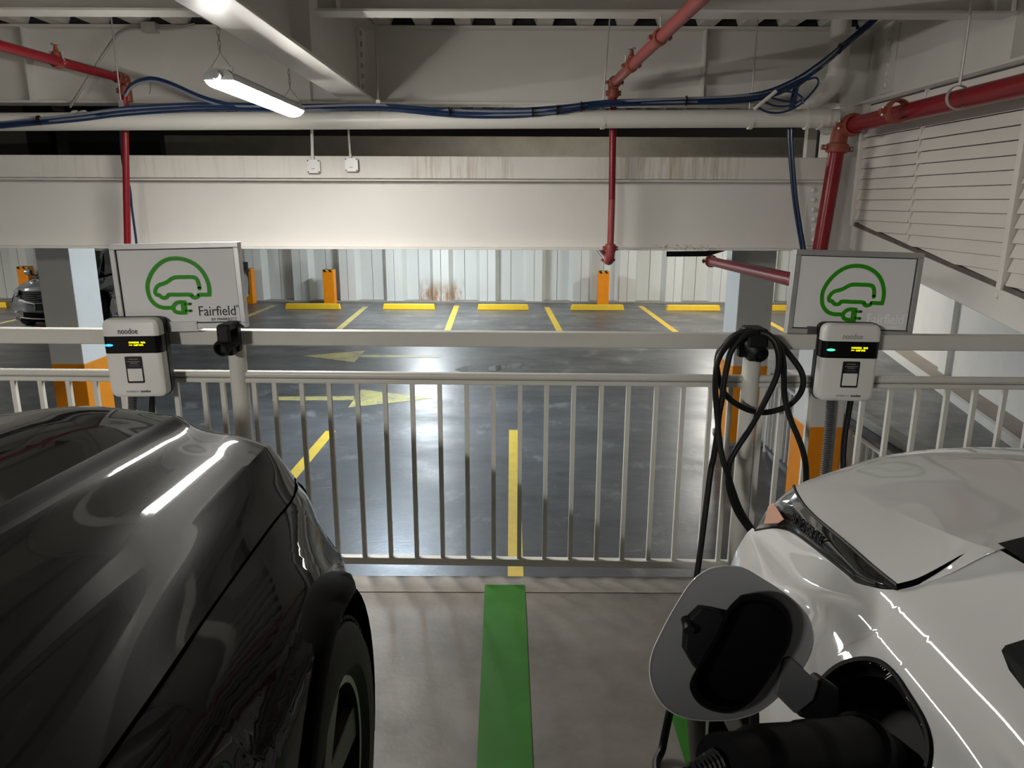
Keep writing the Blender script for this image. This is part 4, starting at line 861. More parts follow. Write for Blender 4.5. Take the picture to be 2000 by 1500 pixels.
def wheel(t, x, y, z, R, wd, sg, rim_r, name='tire', steer=0.0, tread=None, spokes=5, rimm=None):
    ax = Vector((sg*math.cos(steer), math.sin(steer)*sg, 0)); c = Vector((x, y, z)); h = wd/2; s = rim_r
    prof = [(-h*0.8, s), (-h, s+0.03), (-h, R-0.035), (-h*0.85, R-0.008), (-h*0.5, R), (h*0.5, R), (h*0.85, R-0.008), (h, R-0.035), (h, s+0.03), (h*0.8, s)]
    ti = MB().lathe(c, ax, prof, 56).out(name, tread or TIRE, t, smooth=True)
    b = MB()      # tread grooves as raised blocks between four ribs
    for k in range(72):
        a = 2*math.pi*k/72; e1 = ax.cross(UPV).normalized(); rd = e1*math.cos(a)+UPV*math.sin(a); tg = ax.cross(rd)
        for off in (-h*0.6, 0, h*0.6): b.obox(c+ax*off+rd*(R+0.002), ax, tg, rd, h*0.22, math.pi*R/72*0.8, 0.004)
    o = b.out('tread_blocks', tread or TIRE, ti); o['kind'] = 'stuff'
    rm = MB().lathe(c, ax, [(-h*0.8, s), (h*0.55, s), (h*0.80, s+0.006), (h*0.84, s+0.004), (h*0.84, s-0.012), (h*0.5, s-0.02), (-h*0.4, s-0.03), (-h*0.4, 0.001)], 48).out('rim', rimm or BLKP, ti, smooth=True)
    MB().lathe(c, ax, [(h*0.845, s-0.012), (h*0.86, s-0.009), (h*0.86, s+0.001), (h*0.845, s+0.004)], 48).out('rim_edge', ALU, ti, smooth=True)
    for k in range(spokes):
        a = 2*math.pi*(k+0.5)/spokes; e1 = ax.cross(UPV).normalized(); rd = e1*math.cos(a)+UPV*math.sin(a); tg = ax.cross(rd)
        p = [c+ax*(h*0.62)+rd*0.04+tg*0.035, c+ax*(h*0.78)+rd*(s-0.012)+tg*0.060, c+ax*(h*0.78)+rd*(s-0.012)-tg*0.030, c+ax*(h*0.62)+rd*0.04-tg*0.035]
        MB().prism(p, ax*-0.03).out('spoke', RIMM, ti, bevel=0.004)
    MB().lathe(c, ax, [(h*0.4, 0.07), (h*0.62, 0.065), (h*0.66, 0.03), (h*0.66, 0.001)], 20).out('hub', RIMM, ti, smooth=True)
    return ti
def liner(t, Xc, sg, yw, zw, ra, xo, depth):
    pts = [(yw+(ra+0.012)*math.cos(a), max(zw+(ra+0.012)*math.sin(a), 0.14)) for a in [math.pi*(-0.12+1.24*k/28) for k in range(29)]]
    b = MB(); b.grid([[(Xc+sg*(xo-0.03), y, z), (Xc+sg*(xo-depth), y, z)] for y, z in pts])
    b.add([(Xc+sg*(xo-depth), y, z) for y, z in pts], [tuple(range(29))])
    return b.out('arch_liner', BLKM, t, smooth=True)
def arch_band(t, S, sg, yw, zw, r0, r1, proud, m, a0=-0.02, a1=1.02, name='arch_cladding'):
    G = []
    for k in range(41):
        a = math.pi*(a0+(a1-a0)*k/40); row = []
        for j, (rr, pr) in enumerate(((r0-0.004, -0.03), (r0-0.004, proud*0.6), (r0+0.012, proud), ((r0+r1)/2, proud), (r1-0.006, proud*0.8), (r1, 0.0))):
            y = yw+rr*math.cos(a); z = zw+rr*math.sin(a); z = max(z, 0.16); row.append((S.Xc+sg*(S.x_at(y, max(z, S.curve(y)[-1].z))+pr), y, z))
        G.append(row)
    return MB().grid(G).out(name, m, t, smooth=True, angle=50)
def mirror(l): return [(-x, y, z) for x, y, z in l]
def hood(t, lines, Xc, creases, m, nu=8, nv=8, name='hood', ang=9):
    full = [mirror(l) for l in reversed(lines[1:])]+lines; K = len(lines)-1
    cs = [K+c for c in creases]+[K-c for c in creases]
    G = surf([[Vector((Xc+x, y, z)) for x, y, z in l] for l in full], nu, nv, cs)
    o = MB().grid(G).out(name, m, t, smooth=True, angle=ang)
    return o, G
def seam(pts, r, t, m=None, name='shut_line'): return MB().tube(pts, r, 6).out(name, m or BLKP, t, smooth=True)
def cabin(t, Xc, hw, ycowl, ctr, zc_, yroof0, yroof1, zroof, ytail, ztail, zbelt, paint, ybelt0, ycowl_c, hwc, ymir=None):
    ymir = ybelt0-0.14 if ymir is None else ymir
    V = lambda x, y, z: Vector((Xc+x, y, z))
    rw = hw*0.66; wl = []; 
    for s in (-1, -0.55, 0, 0.55, 1):
        k = 1-s*s; wl.append([V(s*hwc, ycowl+(ycowl_c-ycowl)*k, zc_), V(s*(hwc+rw)/2*1.03, (ycowl+yroof0)/2+0.06+(ycowl_c-ycowl)*k*0.8, (zc_+zroof)/2+0.035), V(s*rw, yroof0+0.06*k, zroof-0.03+0.03*k)])
    MB().grid(surf(wl, 6, 4)).out('windshield', GLAS, t, smooth=True)
    rl_ = []
    for s in (-1, -0.6, 0, 0.6, 1):
        k = 1-s*s; rl_.append([V(s*rw, yroof0+0.06*k, zroof-0.03+0.03*k), V(s*rw*1.02, (yroof0+yroof1)/2, zroof-0.01+0.04*k), V(s*rw*0.98, yroof1, zroof-0.08+0.04*k)])
    MB().grid(surf(rl_, 6, 4)).out('roof', paint, t, smooth=True)
    rr = []
    for s in (-1, -0.5, 0, 0.5, 1):
        k = 1-s*s; rr.append([V(s*rw*0.98, yroof1, zroof-0.08+0.04*k), V(s*hw*0.85, (yroof1+ytail)/2-0.03, zbelt+0.12), V(s*hw*0.93, ytail-0.03*k, zbelt-0.05), V(s*hw*0.95, ytail-0.05*k, ztail+0.3), V(s*hw*0.93, ytail, 0.32)])
    G = surf(rr, 5, 4); k = 5
    MB().grid(G[:k+1]).out('rear_window', GLAS, t, smooth=True); MB().grid(G[k:]).out('tailgate', paint, t, smooth=True)
    for sg, nm in ((-1, 'l'), (1, 'r')):
        top = [V(sg*rw, yroof0+0.0, zroof-0.03), V(sg*rw*1.02, (yroof0+yroof1)/2, zroof-0.01), V(sg*rw*0.98, yroof1, zroof-0.08)]
        bot = [V(sg*hw*0.86, ybelt0, zbelt), V(sg*hw*0.90, (ybelt0+yroof1)/2, zbelt+0.02), V(sg*hw*0.86, (yroof1+ytail)/2, zbelt+0.05)]
        MB().grid(surf([top, [(a+b)/2+Vector((sg*0.02, 0, 0)) for a, b in zip(top, bot)], bot], 6, 4)).out('side_window', GLAS, t, smooth=True)
        MB().tube(cr([V(sg*hwc, ycowl-0.02, zc_), (V(sg*hwc, ycowl, zc_)+top[0])/2+Vector((sg*0.015, 0.03, 0.03)), top[0], top[1], top[2]], 6), 0.03, 8).out('roof_rail', paint, t, smooth=True)
        for f in (0.42, 0.80):
            i = f*2; a = cr(top, 10)[int(f*20)]; b_ = cr(bot, 10)[int(f*20)]
            MB().tube([a, (a+b_)/2+Vector((sg*0.024, 0, 0)), b_], 0.028, 8).out('door_pillar', BLKG, t, smooth=True)
        # wing mirror
        c = V(sg*(hw+0.09), ymir, zbelt+0.08)
        MB().lathe(c-Vector((sg*0.09, 0, 0)), (sg, 0, 0), [(0, 0.03), (0.02, 0.065), (0.09, 0.075), (0.15, 0.06), (0.175, 0.001)], 16).out('wing_mirror', paint, t, smooth=True)
        MB().tube([V(sg*hw*0.88, ymir, zbelt), c-Vector((sg*0.05, 0, 0.05))], 0.02, 8).out('mirror_stalk', BLKP, t, smooth=True)
def fascia(t, Xc, hoodlines, S, yf, m, zb=0.22, bulge=0.10):
    cols = []
    for l in hoodlines:
        x, y, z = l[-1]; cols.append([Vector((x, y, z)), Vector((x*1.01, y+bulge*0.6, z-0.10)), Vector((x*1.02, y+bulge, 0.5*(z+zb)+0.02)), Vector((x*1.02, y+bulge*0.8, zb+0.10)), Vector((x*1.0, y+bulge*0.2, zb))])
    x, y, z = S.curve(yf)[0].x, yf, S.curve(yf)[0].z
    zs = [z, z-0.06, 0.5*(z+zb)+0.02, zb+0.10, zb]; cols.append([Vector((S.x_at(yf, max(q_, S.curve(yf)[-1].z)), yf, q_)) for q_ in zs])
    full = [[Vector((-p.x, p.y, p.z)) for p in c] for c in reversed(cols[1:])]+cols
    full = [[p+Vector((Xc, 0, 0)) for p in c] for c in full]
    return MB().grid(surf(full, 5, 4)).out('front_bumper', m, t, smooth=True)
# ---- the black car on the left (its right flank faces us)
XB_ = -1.27
bk = thing('black_suv', 'glossy black car parked on the left, nose to the railing', 'car', (XB_, 0.2, 0))
BH = [[(0, .10, 1.14), (0, .8, 1.115), (0, 1.3, 1.095), (0, 1.7, 1.080), (0, 1.95, 1.070), (0, 2.14, 1.055), (0, 2.22, 1.00), (0, 2.24, .93)],
      [(.245, .10, 1.10), (.248, .8, 1.080), (.250, 1.3, 1.063), (.256, 1.7, 1.048), (.265, 1.95, 1.038), (.273, 2.13, 1.028), (.273, 2.20, .98), (.273, 2.22, .91)],
      [(.32, .10, 1.066), (.32, .8, 1.044), (.320, 1.3, 1.027), (.325, 1.7, 1.012), (.333, 1.95, 1.003), (.340, 2.12, .994), (.340, 2.185, .95), (.340, 2.205, .89)],
      [(.47, .10, 1.030), (.465, .8, 1.010), (.460, 1.3, .998), (.460, 1.68, .9865), (.462, 1.93, .980), (.463, 2.10, .975), (.465, 2.155, .93), (.467, 2.175, .87)],
      [(.58, .10, 1.005), (.57, .8, .985), (.562, 1.3, .971), (.560, 1.65, .960), (.556, 1.92, .954), (.553, 2.09, .949), (.558, 2.14, .91), (.56, 2.16, .85)],
      [(.675, .10, 1.002), (.665, .8, .976), (.645, 1.26, .953), (.633, 1.63, .933), (.626, 1.88, .922), (.606, 2.04, .917), (.60, 2.09, .885), (.596, 2.11, .83)],
      [(.78, .10, .99), (.76, .80, .960), (.725, 1.22, .925), (.702, 1.62, .900), (.693, 1.85, .885), (.655, 2.00, .880), (.640, 2.05, .855), (.63, 2.07, .81)]]
hood(bk, BH, XB_, (1, 4), CBLK, 10, 8)
BS = Side({2.07: [(.63, .855), (.66, .815), (.68, .75), (.69, .65), (.67, .28)], 1.90: [(.688, .883), (.72, .85), (.748, .78), (.77, .68), (.768, .26)], 1.75: [(.698, .892), (.752, .862), (.81, .79), (.85, .70), (.862, .25)],
           1.45: [(.712, .911), (.79, .882), (.866, .835), (.915, .76), (.925, .25)], 1.10: [(.735, .935), (.812, .902), (.872, .85), (.92, .77), (.93, .25)], .77: [(.762, .962), (.83, .922), (.884, .852), (.922, .74), (.93, .24)],
           .30: [(.775, .985), (.84, .94), (.893, .86), (.925, .72), (.935, .24)], -.6: [(.80, 1.06), (.86, .98), (.90, .87), (.93, .72), (.935, .24)], -1.6: [(.80, 1.09), (.86, 1.0), (.905, .88), (.93, .72), (.93, .24)], -2.45: [(.74, 1.10), (.82, 1.0), (.87, .88), (.89, .72), (.87, .30)]},
          [(1.385, .375, .435), (-1.43, .375, .435)], XB_)
for sg in (1, -1):
    BS.build(sg, 0.30, 2.07, 'front_fender', CBLK, bk); BS.build(sg, -0.55, 0.295, 'front_door', CBLK, bk); BS.build(sg, -1.45, -0.555, 'rear_door', CBLK, bk); BS.build(sg, -2.45, -1.455, 'rear_quarter', CBLK, bk)
    for yw in (1.385, -1.43):
        arch_band(bk, BS, sg, yw, .375, .435, .482, 0.014, BLKM); liner(bk, XB_, sg, yw, .375, .435, .92, .36)
        wheel(bk, XB_+sg*0.795, yw, .375, .375, .225, sg, .245)
    L4 = [Vector((XB_+sg*(x-0.001), y, z+0.001)) for x, y, z in BH[-1][:-2]]; seam(cr(L4, 8), 0.0032, bk, GAP)
    MB().grid([[(XB_+sg*(BS.x_at(y, .32)+0.012), y, .33), (XB_+sg*(BS.x_at(y, .28)+0.02), y, .27), (XB_+sg*0.85, y, .20)] for y in [-0.95+k*0.19 for k in range(11)]]).out('sill_cladding', BLKM, bk, smooth=True)
cabin(bk, XB_, .93, 0.20, 0, 1.12, -0.72, -2.0, 1.68, -2.48, .9, 1.07, CBLK, 0.05, 0.38, .72)
fascia(bk, XB_, BH, BS, 2.07, CBLK)
for sg in (1, -1):
    MB().grid([[(XB_+sg*(x+dx), y+dy_, z) for x, y, z in ((.60, 2.10, .80), (.50, 2.20, .795), (.38, 2.26, .79))] for dx, dy_, z_ in ((0, 0.012, 0), (0, 0.03, 0))]).out('headlight', LENS, bk)
MB().box(XB_-.48, XB_+.48, -.2, 2.0, .30, .62).out('underbody', BLKM, bk)
# ---- the white car on the right (its left flank faces us)
XW = 1.30
wc = thing('white_car', 'white electric car parked on the right, charging with its flap open', 'car', (XW, 0.2, 0))
WH = [[(0, 1.22, 1.12), (0, 1.45, 1.092), (0, 1.65, 1.062), (0, 1.82, 1.032), (0, 1.95, 1.0), (0, 2.03, .96), (0, 2.06, .90)],
      [(.25, 1.20, 1.117), (.25, 1.43, 1.082), (.25, 1.63, 1.048), (.25, 1.80, 1.016), (.25, 1.92, .99), (.25, 2.0, .95), (.25, 2.03, .89)],
      [(.495, 1.14, 1.09), (.485, 1.262, 1.056), (.472, 1.511, 1.002), (.47, 1.70, .976), (.468, 1.84, .957), (.467, 1.905, .93), (.467, 1.935, .88)],
      [(.503, 1.136, 1.088), (.555, 1.215, 1.010), (.545, 1.47, .972), (.535, 1.68, .952), (.525, 1.82, .940), (.515, 1.885, .922), (.513, 1.915, .876)],
      [(.516, 1.128, 1.086), (.597, 1.228, .970), (.588, 1.45, .950), (.584, 1.66, .931), (.568, 1.79, .925), (.548, 1.862, .917), (.542, 1.89, .872)]]
WS = Side({1.90: [(.555, .880), (.605, .830), (.645, .785), (.660, .765), (.685, .70), (.695, .60), (.685, .25)], 1.60: [(.490, .972), (.600, .882), (.650, .818), (.690, .783), (.755, .69), (.80, .60), (.81, .24)],
           1.25: [(.470, 1.068), (.600, .964), (.648, .898), (.692, .862), (.772, .765), (.830, .64), (.85, .24)], .95: [(.465, 1.090), (.605, .976), (.655, .907), (.699, .870), (.783, .772), (.838, .65), (.86, .24)],
           .60: [(.52, 1.11), (.66, .995), (.712, .926), (.753, .888), (.815, .79), (.855, .65), (.87, .24)], .30: [(.58, 1.13), (.70, 1.0), (.755, .93), (.785, .885), (.82, .77), (.86, .65), (.875, .24)],
           -.5: [(.62, 1.12), (.71, 1.0), (.77, .90), (.80, .855), (.84, .77), (.87, .65), (.88, .24)], -1.3: [(.62, 1.12), (.71, 1.0), (.77, .90), (.80, .855), (.84, .77), (.87, .65), (.88, .24)], -2.1: [(.58, 1.10), (.66, 1.0), (.72, .90), (.75, .855), (.79, .77), (.82, .65), (.80, .3)]},
          [(1.47, .34, .375), (-1.205, .34, .375)], XW, n=24)
# charge port: the outline seen in the photograph, carried onto the fender
def hit(px, py):
    d = ray(px, py); t_ = 0.5
    def isin(t_):
        p = CAM+d*t_
        return 0.35 < p.y < 1.95 and p.z < WS.curve(p.y)[0].z and (XW-p.x) <= WS.x_at(p.y, p.z)
    while t_ < 3:
        if isin(t_):
            lo_, hi_ = t_-0.02, t_
            for _ in range(9):
                md = 0.5*(lo_+hi_); lo_, hi_ = (lo_, md) if isin(md) else (md, hi_)
            return CAM+d*hi_
        t_ += 0.02
    return None
Hpx = [(1475, 1036), (1497, 1032), (1522, 1031), (1560, 1046), (1604, 1079), (1648, 1114), (1681, 1138), (1714, 1149), (1756, 1151)]
Spx = [(1791, 1142), (1824, 1127), (1868, 1103), (1897, 1087), (1932, 1079)]
HP = [hit(*p) for p in Hpx]; SP = [hit(*p) for p in Spx]
_ed = sorted([(p.y, XW-p.x) for p in HP+SP]); _ey = [e_[0] for e_ in _ed]; _ex = [e_[1] for e_ in _ed]
WH[4][0] = (XW-SP[-1].x, SP[-1].y, SP[-1].z+.001); WH[4][1] = (XW-HP[-1].x-.002, HP[-1].y, HP[-1].z+.003)
hood(wc, WH, XW, (2,), CWHT, 10, 8)
WS.xtop = lambda y: 0.0 if y < _ey[0] else hermite(_ey, _ex, y)
port_px = [(1600, 1338), (1625, 1312), (1655, 1295), (1690, 1289), (1722, 1297), (1750, 1322), (1775, 1360), (1800, 1402), (1813, 1440), (1815, 1475), (1806, 1515), (1780, 1560), (1735, 1585), (1690, 1590), (1645, 1570), (1612, 1530), (1592, 1480), (1585, 1420), (1588, 1375)]
PO = [hit(*p) for p in port_px]
def inside(poly, a, b):
    r_ = False; j = len(poly)-1
    for i in range(len(poly)):
        (x1, y1), (x2, y2) = poly[i], poly[j]
        if (y1 > b) != (y2 > b) and a < (x2-x1)*(b-y1)/(y2-y1)+x1: r_ = not r_
        j = i
    return r_
PO2 = [(p.y, p.z) for p in PO]
hole = lambda c: c.x < XW and inside(PO2, c.y, c.z)
for sg in (-1, 1):
    if sg < 0: WS.build(sg, 0.62, 1.885, 'front_fender', CWHT, wc, nv=110, step=0.006, hole=hole)
    else: WS.build(sg, 0.62, 1.88, 'front_fender', CWHT, wc)
    WS.build(sg, -0.40, 0.615, 'front_door', CWHT, wc); WS.build(sg, -1.25, -0.405, 'rear_door', CWHT, wc); WS.build(sg, -2.1, -1.255, 'rear_quarter', CWHT, wc)
    for yw in (1.47, -1.205):
        arch_band(wc, WS, sg, yw, .34, .375, .41, 0.008, BLKM); liner(wc, XW, sg, yw, .34, .375, .81, .31)
        st = 0.22 if yw > 0 else 0
        wheel(wc, XW+sg*0.66, yw, .335, .335, .205, sg, .225, steer=st, tread=TIRED)
    ed = [(XW-p.x, p.y, p.z+0.001) for p in [HP[-1]]+SP]
    seam(cr([Vector((XW+sg*(x+.003), y, z+.004)) for x, y, z in ed], 6), 0.0055, wc, GAP)
    # gloss black light bar between bonnet edge and fender
    E_ = [(.542, 1.885, .905), (.550, 1.865, .918), (.570, 1.79, .924), (.586, 1.66, .930), (.590, 1.45, .949), (.594, 1.33, .960), (XW-HP[-1].x-0.002, HP[-1].y+0.002, HP[-1].z+0.002)]
    hp_ = [(XW-p.x, p.y, p.z) for p in HP]; H_ = [hp_[0], hp_[1], hp_[2], hp_[3], hp_[5], hp_[6], hp_[8]]
    mid = [(0.5*(a[0]+c[0])+0.010, 0.5*(a[1]+c[1])+(0.012 if i < 2 else 0), 0.5*(a[2]+c[2])) for i, (a, c) in enumerate(zip(E_, H_))]
    V3 = lambda l: [Vector((XW+sg*x, y, z)) for x, y, z in l]
    G = surf([V3(E_), V3(mid), V3(H_)], 6, 5)
    hb = MB().grid(G[11:]).out('light_bar', BLKG, wc, smooth=True)
    hl = MB().grid(G[:12]).out('headlight', LENS, wc, smooth=True)
    seam(cr(V3(E_), 6), 0.0035, wc); seam(cr(V3(H_), 6), 0.0035, wc)
    if sg < 0:
        off = Vector((-0.004, 0.0, 0.003))
        am = [(1494, 1024), (1502, 990), (1512, 983), (1532, 1014), (1520, 1022)]
        qs = [onX(px, py, XW-.655) for px, py in am]
        ctr = G[5][6]; nrm = (G[6][6]-G[5][6]).cross(G[5][7]-G[5][6]).normalized(); nrm = nrm if nrm.x < 0 else -nrm
        qs = [on_plane(px, py, ctr+nrm*0.006, nrm) for px, py in am]
        MB().prism(qs, nrm*0.003).out('amber_reflector', AMB, hl)
        i0 = 16; rowa = [G[i][4] for i in range(12, 36)]
        P0 = G[16][6]; P1 = G[26][6]; ex = (P1-P0).normalized(); nn = (G[20][4]-G[20][7]); ey = (nn-ex*nn.dot(ex)).normalized(); nz = ex.cross(ey)
        if nz.x > 0: nz = -nz
        text('BOLT EUV', 0.040, BLKP, P0+nz*0.004-ey*0.004, ex, ey, hb, 'raised_lettering', sx=1.05, ext=0.0012)
    # second lens strip: a bright inner lip low on the bar
    seam([G[i][7]+Vector((sg*0.001, 0, 0)) for i in range(14, 34)], 0.0025, wc, BLKG, 'light_bar_ridge')
cabin(wc, XW, .88, 0.84, 0, 1.13, 0.10, -1.55, 1.60, -2.14, .85, 1.16, CWHT, 0.50, 1.16, .52, ymir=0.12)
fascia(wc, XW, WH, WS, 1.88, CWHT)
MB().box(XW-.45, XW+.45, -.2, 1.7, .28, .60).out('underbody', BLKM, wc)
# cowl grille at the foot of the windscreen
cw = [onZ(1950, 1072, 1.098), onZ(1965, 1060, 1.10), onZ(2000, 1046, 1.112)]
b = MB(); rowf = []; rowb = []
for s in [-1+k*0.2 for k in range(11)]:
    k = 1-s*s; rowf.append((XW+s*.488, 1.150+0.075*k, 1.098+0.026*k)); rowb.append((XW+s*.52, 0.845+0.31*k, 1.126+0.004*k))
b.grid([rowf, rowb]); b.out('cowl_grille', BLKP, wc, smooth=True)
# black quarter panel at the foot of the windscreen pillar
sp = [hit(1957, 1272), hit(1965, 1262), hit(2000, 1251), hit(2040, 1246), hit(2060, 1300), hit(2040, 1390), hit(2000, 1346), hit(1972, 1310)]
sp = [p for p in sp if p]
if len(sp) > 3: MB().prism([p+Vector((-0.002, -0.001, 0.002)) for p in sp], Vector((0.004, 0.001, -0.004))).out('quarter_window', GLAS, wc)
# port recess: rubber lip, walls and floor, then the opened flap
cen = sum(PO, Vector())/len(PO); nP = Vector((0, 0, 0))
for i in range(len(PO)): nP += (PO[i]-cen).cross(PO[(i+1) % len(PO)]-cen)
nP.normalize(); nP = nP if nP.x < 0 else -nP
PS = cr(PO+PO[:1], 4)[:-1]
rings = [[cen+(p-cen)*1.06+nP*0.0005 for p in PS], [cen+(p-cen)*1.03+nP*0.005 for p in PS], [cen+(p-cen)*0.97+nP*0.004 for p in PS], [cen+(p-cen)*0.93-nP*0.012 for p in PS], [cen+(p-cen)*0.84-nP*0.016 for p in PS], [cen+(p-cen)*0.78-nP*0.065 for p in PS]]
n = len(PS); b = MB(); b.add([p for r_ in rings for p in r_], [(i*n+k, i*n+(k+1) % n, (i+1)*n+(k+1) % n, (i+1)*n+k) for i in range(len(rings)-1) for k in range(n)]+[tuple((len(rings)-1)*n+k for k in range(n))])
b.out('charge_port', PLUG, wc, smooth=True)
hp = Vector((0.45, 1.03, 0.96)); fn = Vector((0.12, -1, 0.22)).normalized()
fp = lambda px, py, c=0.0: on_plane(px, py, hp+fn*c, fn)
flap_px = [(1415, 1104), (1450, 1108), (1490, 1130), (1540, 1163), (1573, 1195), (1589, 1232), (1586, 1270), (1566, 1310), (1530, 1352), (1490, 1387), (1445, 1404), (1395, 1409), (1345, 1405), (1305, 1388), (1280, 1358), (1268, 1320), (1271, 1280), (1290, 1235), (1320, 1180), (1352, 1133), (1385, 1110)]
def ringset(px, cs, mat_, name, cap0=True, cap1=True):
    P2 = [(p.x, p.y) for p in cr([Vector((a, b_, 0)) for a, b_ in px+px[:1]], 4)[:-1]]; cx = sum(p[0] for p in P2)/len(P2); cy = sum(p[1] for p in P2)/len(P2); n = len(P2)
    R = [[fp(cx+(x-cx)*s, cy+(y-cy)*s, c) for x, y in P2] for s, c in cs]
    b = MB(); b.add([p for r_ in R for p in r_], [(i*n+k, i*n+(k+1) % n, (i+1)*n+(k+1) % n, (i+1)*n+k) for i in range(len(R)-1) for k in range(n)])
    if cap0: b.add(R[0], [tuple(range(n))])
    if cap1: b.add(R[-1], [tuple(range(n))])
    return b.out(name, mat_, wc, smooth=True, angle=40)
fo = ringset(flap_px, [(0.985, -0.014), (1.0, -0.009), (1.0, -0.002), (0.988, 0.0)], CWHT, 'charge_flap', cap1=False)
fi = ringset(flap_px, [(0.988, 0.0005), (0.96, 0.0)], CINN, 'flap_inner', cap0=False)
lin_px = [(1447, 1162), (1482, 1158), (1515, 1166), (1540, 1188), (1550, 1220), (1546, 1250), (1535, 1275), (1510, 1315), (1485, 1352), (1465, 1376), (1432, 1393), (1395, 1390), (1365, 1375), (1348, 1348), (1350, 1325), (1372, 1285), (1400, 1235), (1420, 1190)]
li = ringset(lin_px, [(1.0, 0.0), (1.0, 0.024), (0.97, 0.03), (0.89, 0.03), (0.85, 0.022), (0.83, 0.004)], PLUG, 'flap_liner', cap0=False)
clip = [(1333, 1208), (1362, 1180), (1400, 1188), (1408, 1200), (1372, 1290), (1352, 1300), (1330, 1262)]
MB().prism([fp(a, b_, 0.0) for a, b_ in clip], fn*0.018).out('latch_bracket', BLKP, wc, bevel=0.003)
MB().tube([fp(1340, 1210, 0.006), fp(1346, 1232, 0.03)], 0.008, 10).out('latch_pin', BLKP, wc, smooth=True)
arm = [(1531, 1287), (1545, 1283), (1600, 1335), (1590, 1368), (1555, 1396), (1514, 1355)]
MB().prism([fp(a, b_, 0.004) for a, b_ in arm], fn*-0.02).out('hinge_arm', DGREY, wc, bevel=0.003)
jp = [(1572, 1350), (1608, 1325), (1640, 1345), (1640, 1400), (1600, 1415), (1560, 1400)]
MB().prism([fp(a, b_, -0.006) for a, b_ in jp], fn*-0.03).out('hinge_knuckle', BLKP, wc, bevel=0.004)
# ---- the plug in the port belongs to the cable
pc_ = hit(1712, 1478)-nP*0.05
_y0 = pc_.y; pts_h = [pc_, onY(1680, 1468, _y0-0.05), onY(1610, 1470, _y0-0.10), onY(1540, 1476, _y0-0.15), onY(1465, 1484, _y0-0.20), onY(1405, 1490, _y0-0.235)]
MB().tube(cr(pts_h, 6), [0.046]*8+[0.043]*8+[0.040]*8+[0.033]*7, 18).out('plug_handle', PLUG, cc, smooth=True)
MB().lathe(pts_h[1], (pts_h[1]-pts_h[0]), [(-0.02, 0.046), (0.0, 0.051), (0.018, 0.051), (0.024, 0.044)], 24).out('plug_collar', PLUG, cc, smooth=True)
e0 = pts_h[-1]; e1 = onY(1352, 1512, _y0-0.25); dd = (e1-e0)
rel = [e0+dd*k/14 for k in range(15)]
MB().tube(rel, [0.018-0.0004*k if k % 2 else 0.0145-0.0004*k for k in range(15)], 12).out('strain_relief', BLK, cc)
CABLE_PTS = CABLE_PTS[:-1]+[e1+Vector((-0.035, -0.02, -0.10)), e1+Vector((-0.012, -0.004, -0.03)), e1]
MB().tube(cr(CABLE_PTS, 6), rc, 10).out('cable_run', BLK, cc, smooth=True)
# ---- grey car at the far left of the lower deck, and its neighbour behind the sign
gs = thing('grey_suv', 'grey car parked nose out at the far left, behind the left column', 'car', (0, 0, 0), 'parked cars along the far wall')
GH = [[(0, -.35, 1.13), (0, .1, 1.10), (0, .5, 1.055), (0, .78, 1.0), (0, .86, .965), (0, .88, .93)],
      [(.34, -.32, 1.13), (.34, .1, 1.10), (.34, .5, 1.05), (.33, .74, .99), (.33, .82, .955), (.33, .84, .92)],
      [(.50, -.28, 1.10), (.50, .1, 1.065), (.48, .48, 1.01), (.46, .70, .965), (.45, .78, .935), (.45, .80, .90)],
      [(.74, -.22, 1.04), (.73, .1, 1.015), (.70, .42, .97), (.64, .6, .935), (.61, .67, .905), (.60, .69, .87)]]
hood(gs, GH, 0, (1,), CGRY, 5, 5, ang=25)
GS = Side({.69: [(.60, .87), (.68, .83), (.76, .74), (.79, .6), (.76, .24)], .42: [(.70, .97), (.78, .925), (.85, .82), (.885, .68), (.885, .24)], .1: [(.73, 1.015), (.80, .965), (.87, .86), (.91, .72), (.915, .24)], -.35: [(.76, 1.05), (.83, .99), (.89, .88), (.92, .72), (.92, .24)],
           -1.5: [(.78, 1.08), (.84, 1.0), (.89, .88), (.92, .72), (.92, .24)], -2.7: [(.78, 1.10), (.84, 1.02), (.89, .9), (.92, .74), (.92, .24)], -3.58: [(.70, 1.10), (.78, 1.0), (.84, .88), (.86, .72), (.84, .30)]}, [(0, .345, .40), (-2.71, .345, .40)], 0)
for sg in (1, -1):
    GS.build(sg, -.35, .69, 'front_fender', CGRY, gs, nv=12, step=0.08); GS.build(sg, -1.45, -.355, 'front_door', CGRY, gs, nv=12, step=0.2); GS.build(sg, -2.45, -1.455, 'rear_door', CGRY, gs, nv=12, step=0.1); GS.build(sg, -3.58, -2.455, 'rear_quarter', CGRY, gs, nv=12, step=0.1)
    for yw in (0, -2.71):
        arch_band(gs, GS, sg, yw, .345, .40, .46, 0.012, BLKM); liner(gs, 0, sg, yw, .345, .40, .90, .34)
        ti = MB().lathe((sg*.80, yw, .345), (sg, 0, 0), [(-.1, .22), (-.11, .31), (-.08, .345), (.08, .345), (.11, .31), (.1, .22), (.05, .22)], 32).out('tire', TIRE, gs, smooth=True)
        MB().lathe((sg*.80, yw, .345), (sg, 0, 0), [(.09, .225), (.095, .20), (.03, .19), (.03, .001)], 32).out('rim', DGREY, ti, smooth=True)
        for k in range(5):
            a = 2*math.pi*k/5; d = Vector((0, math.cos(a), math.sin(a))); tg = Vector((0, -d.z, d.y)); c = Vector((sg*.88, yw, .345))
            MB().prism([c+tg*.03, c+d*.205+tg*.045, c+d*.205-tg*.045, c-tg*.03], (sg*.012, 0, 0)).out('spoke', RIMM, ti)
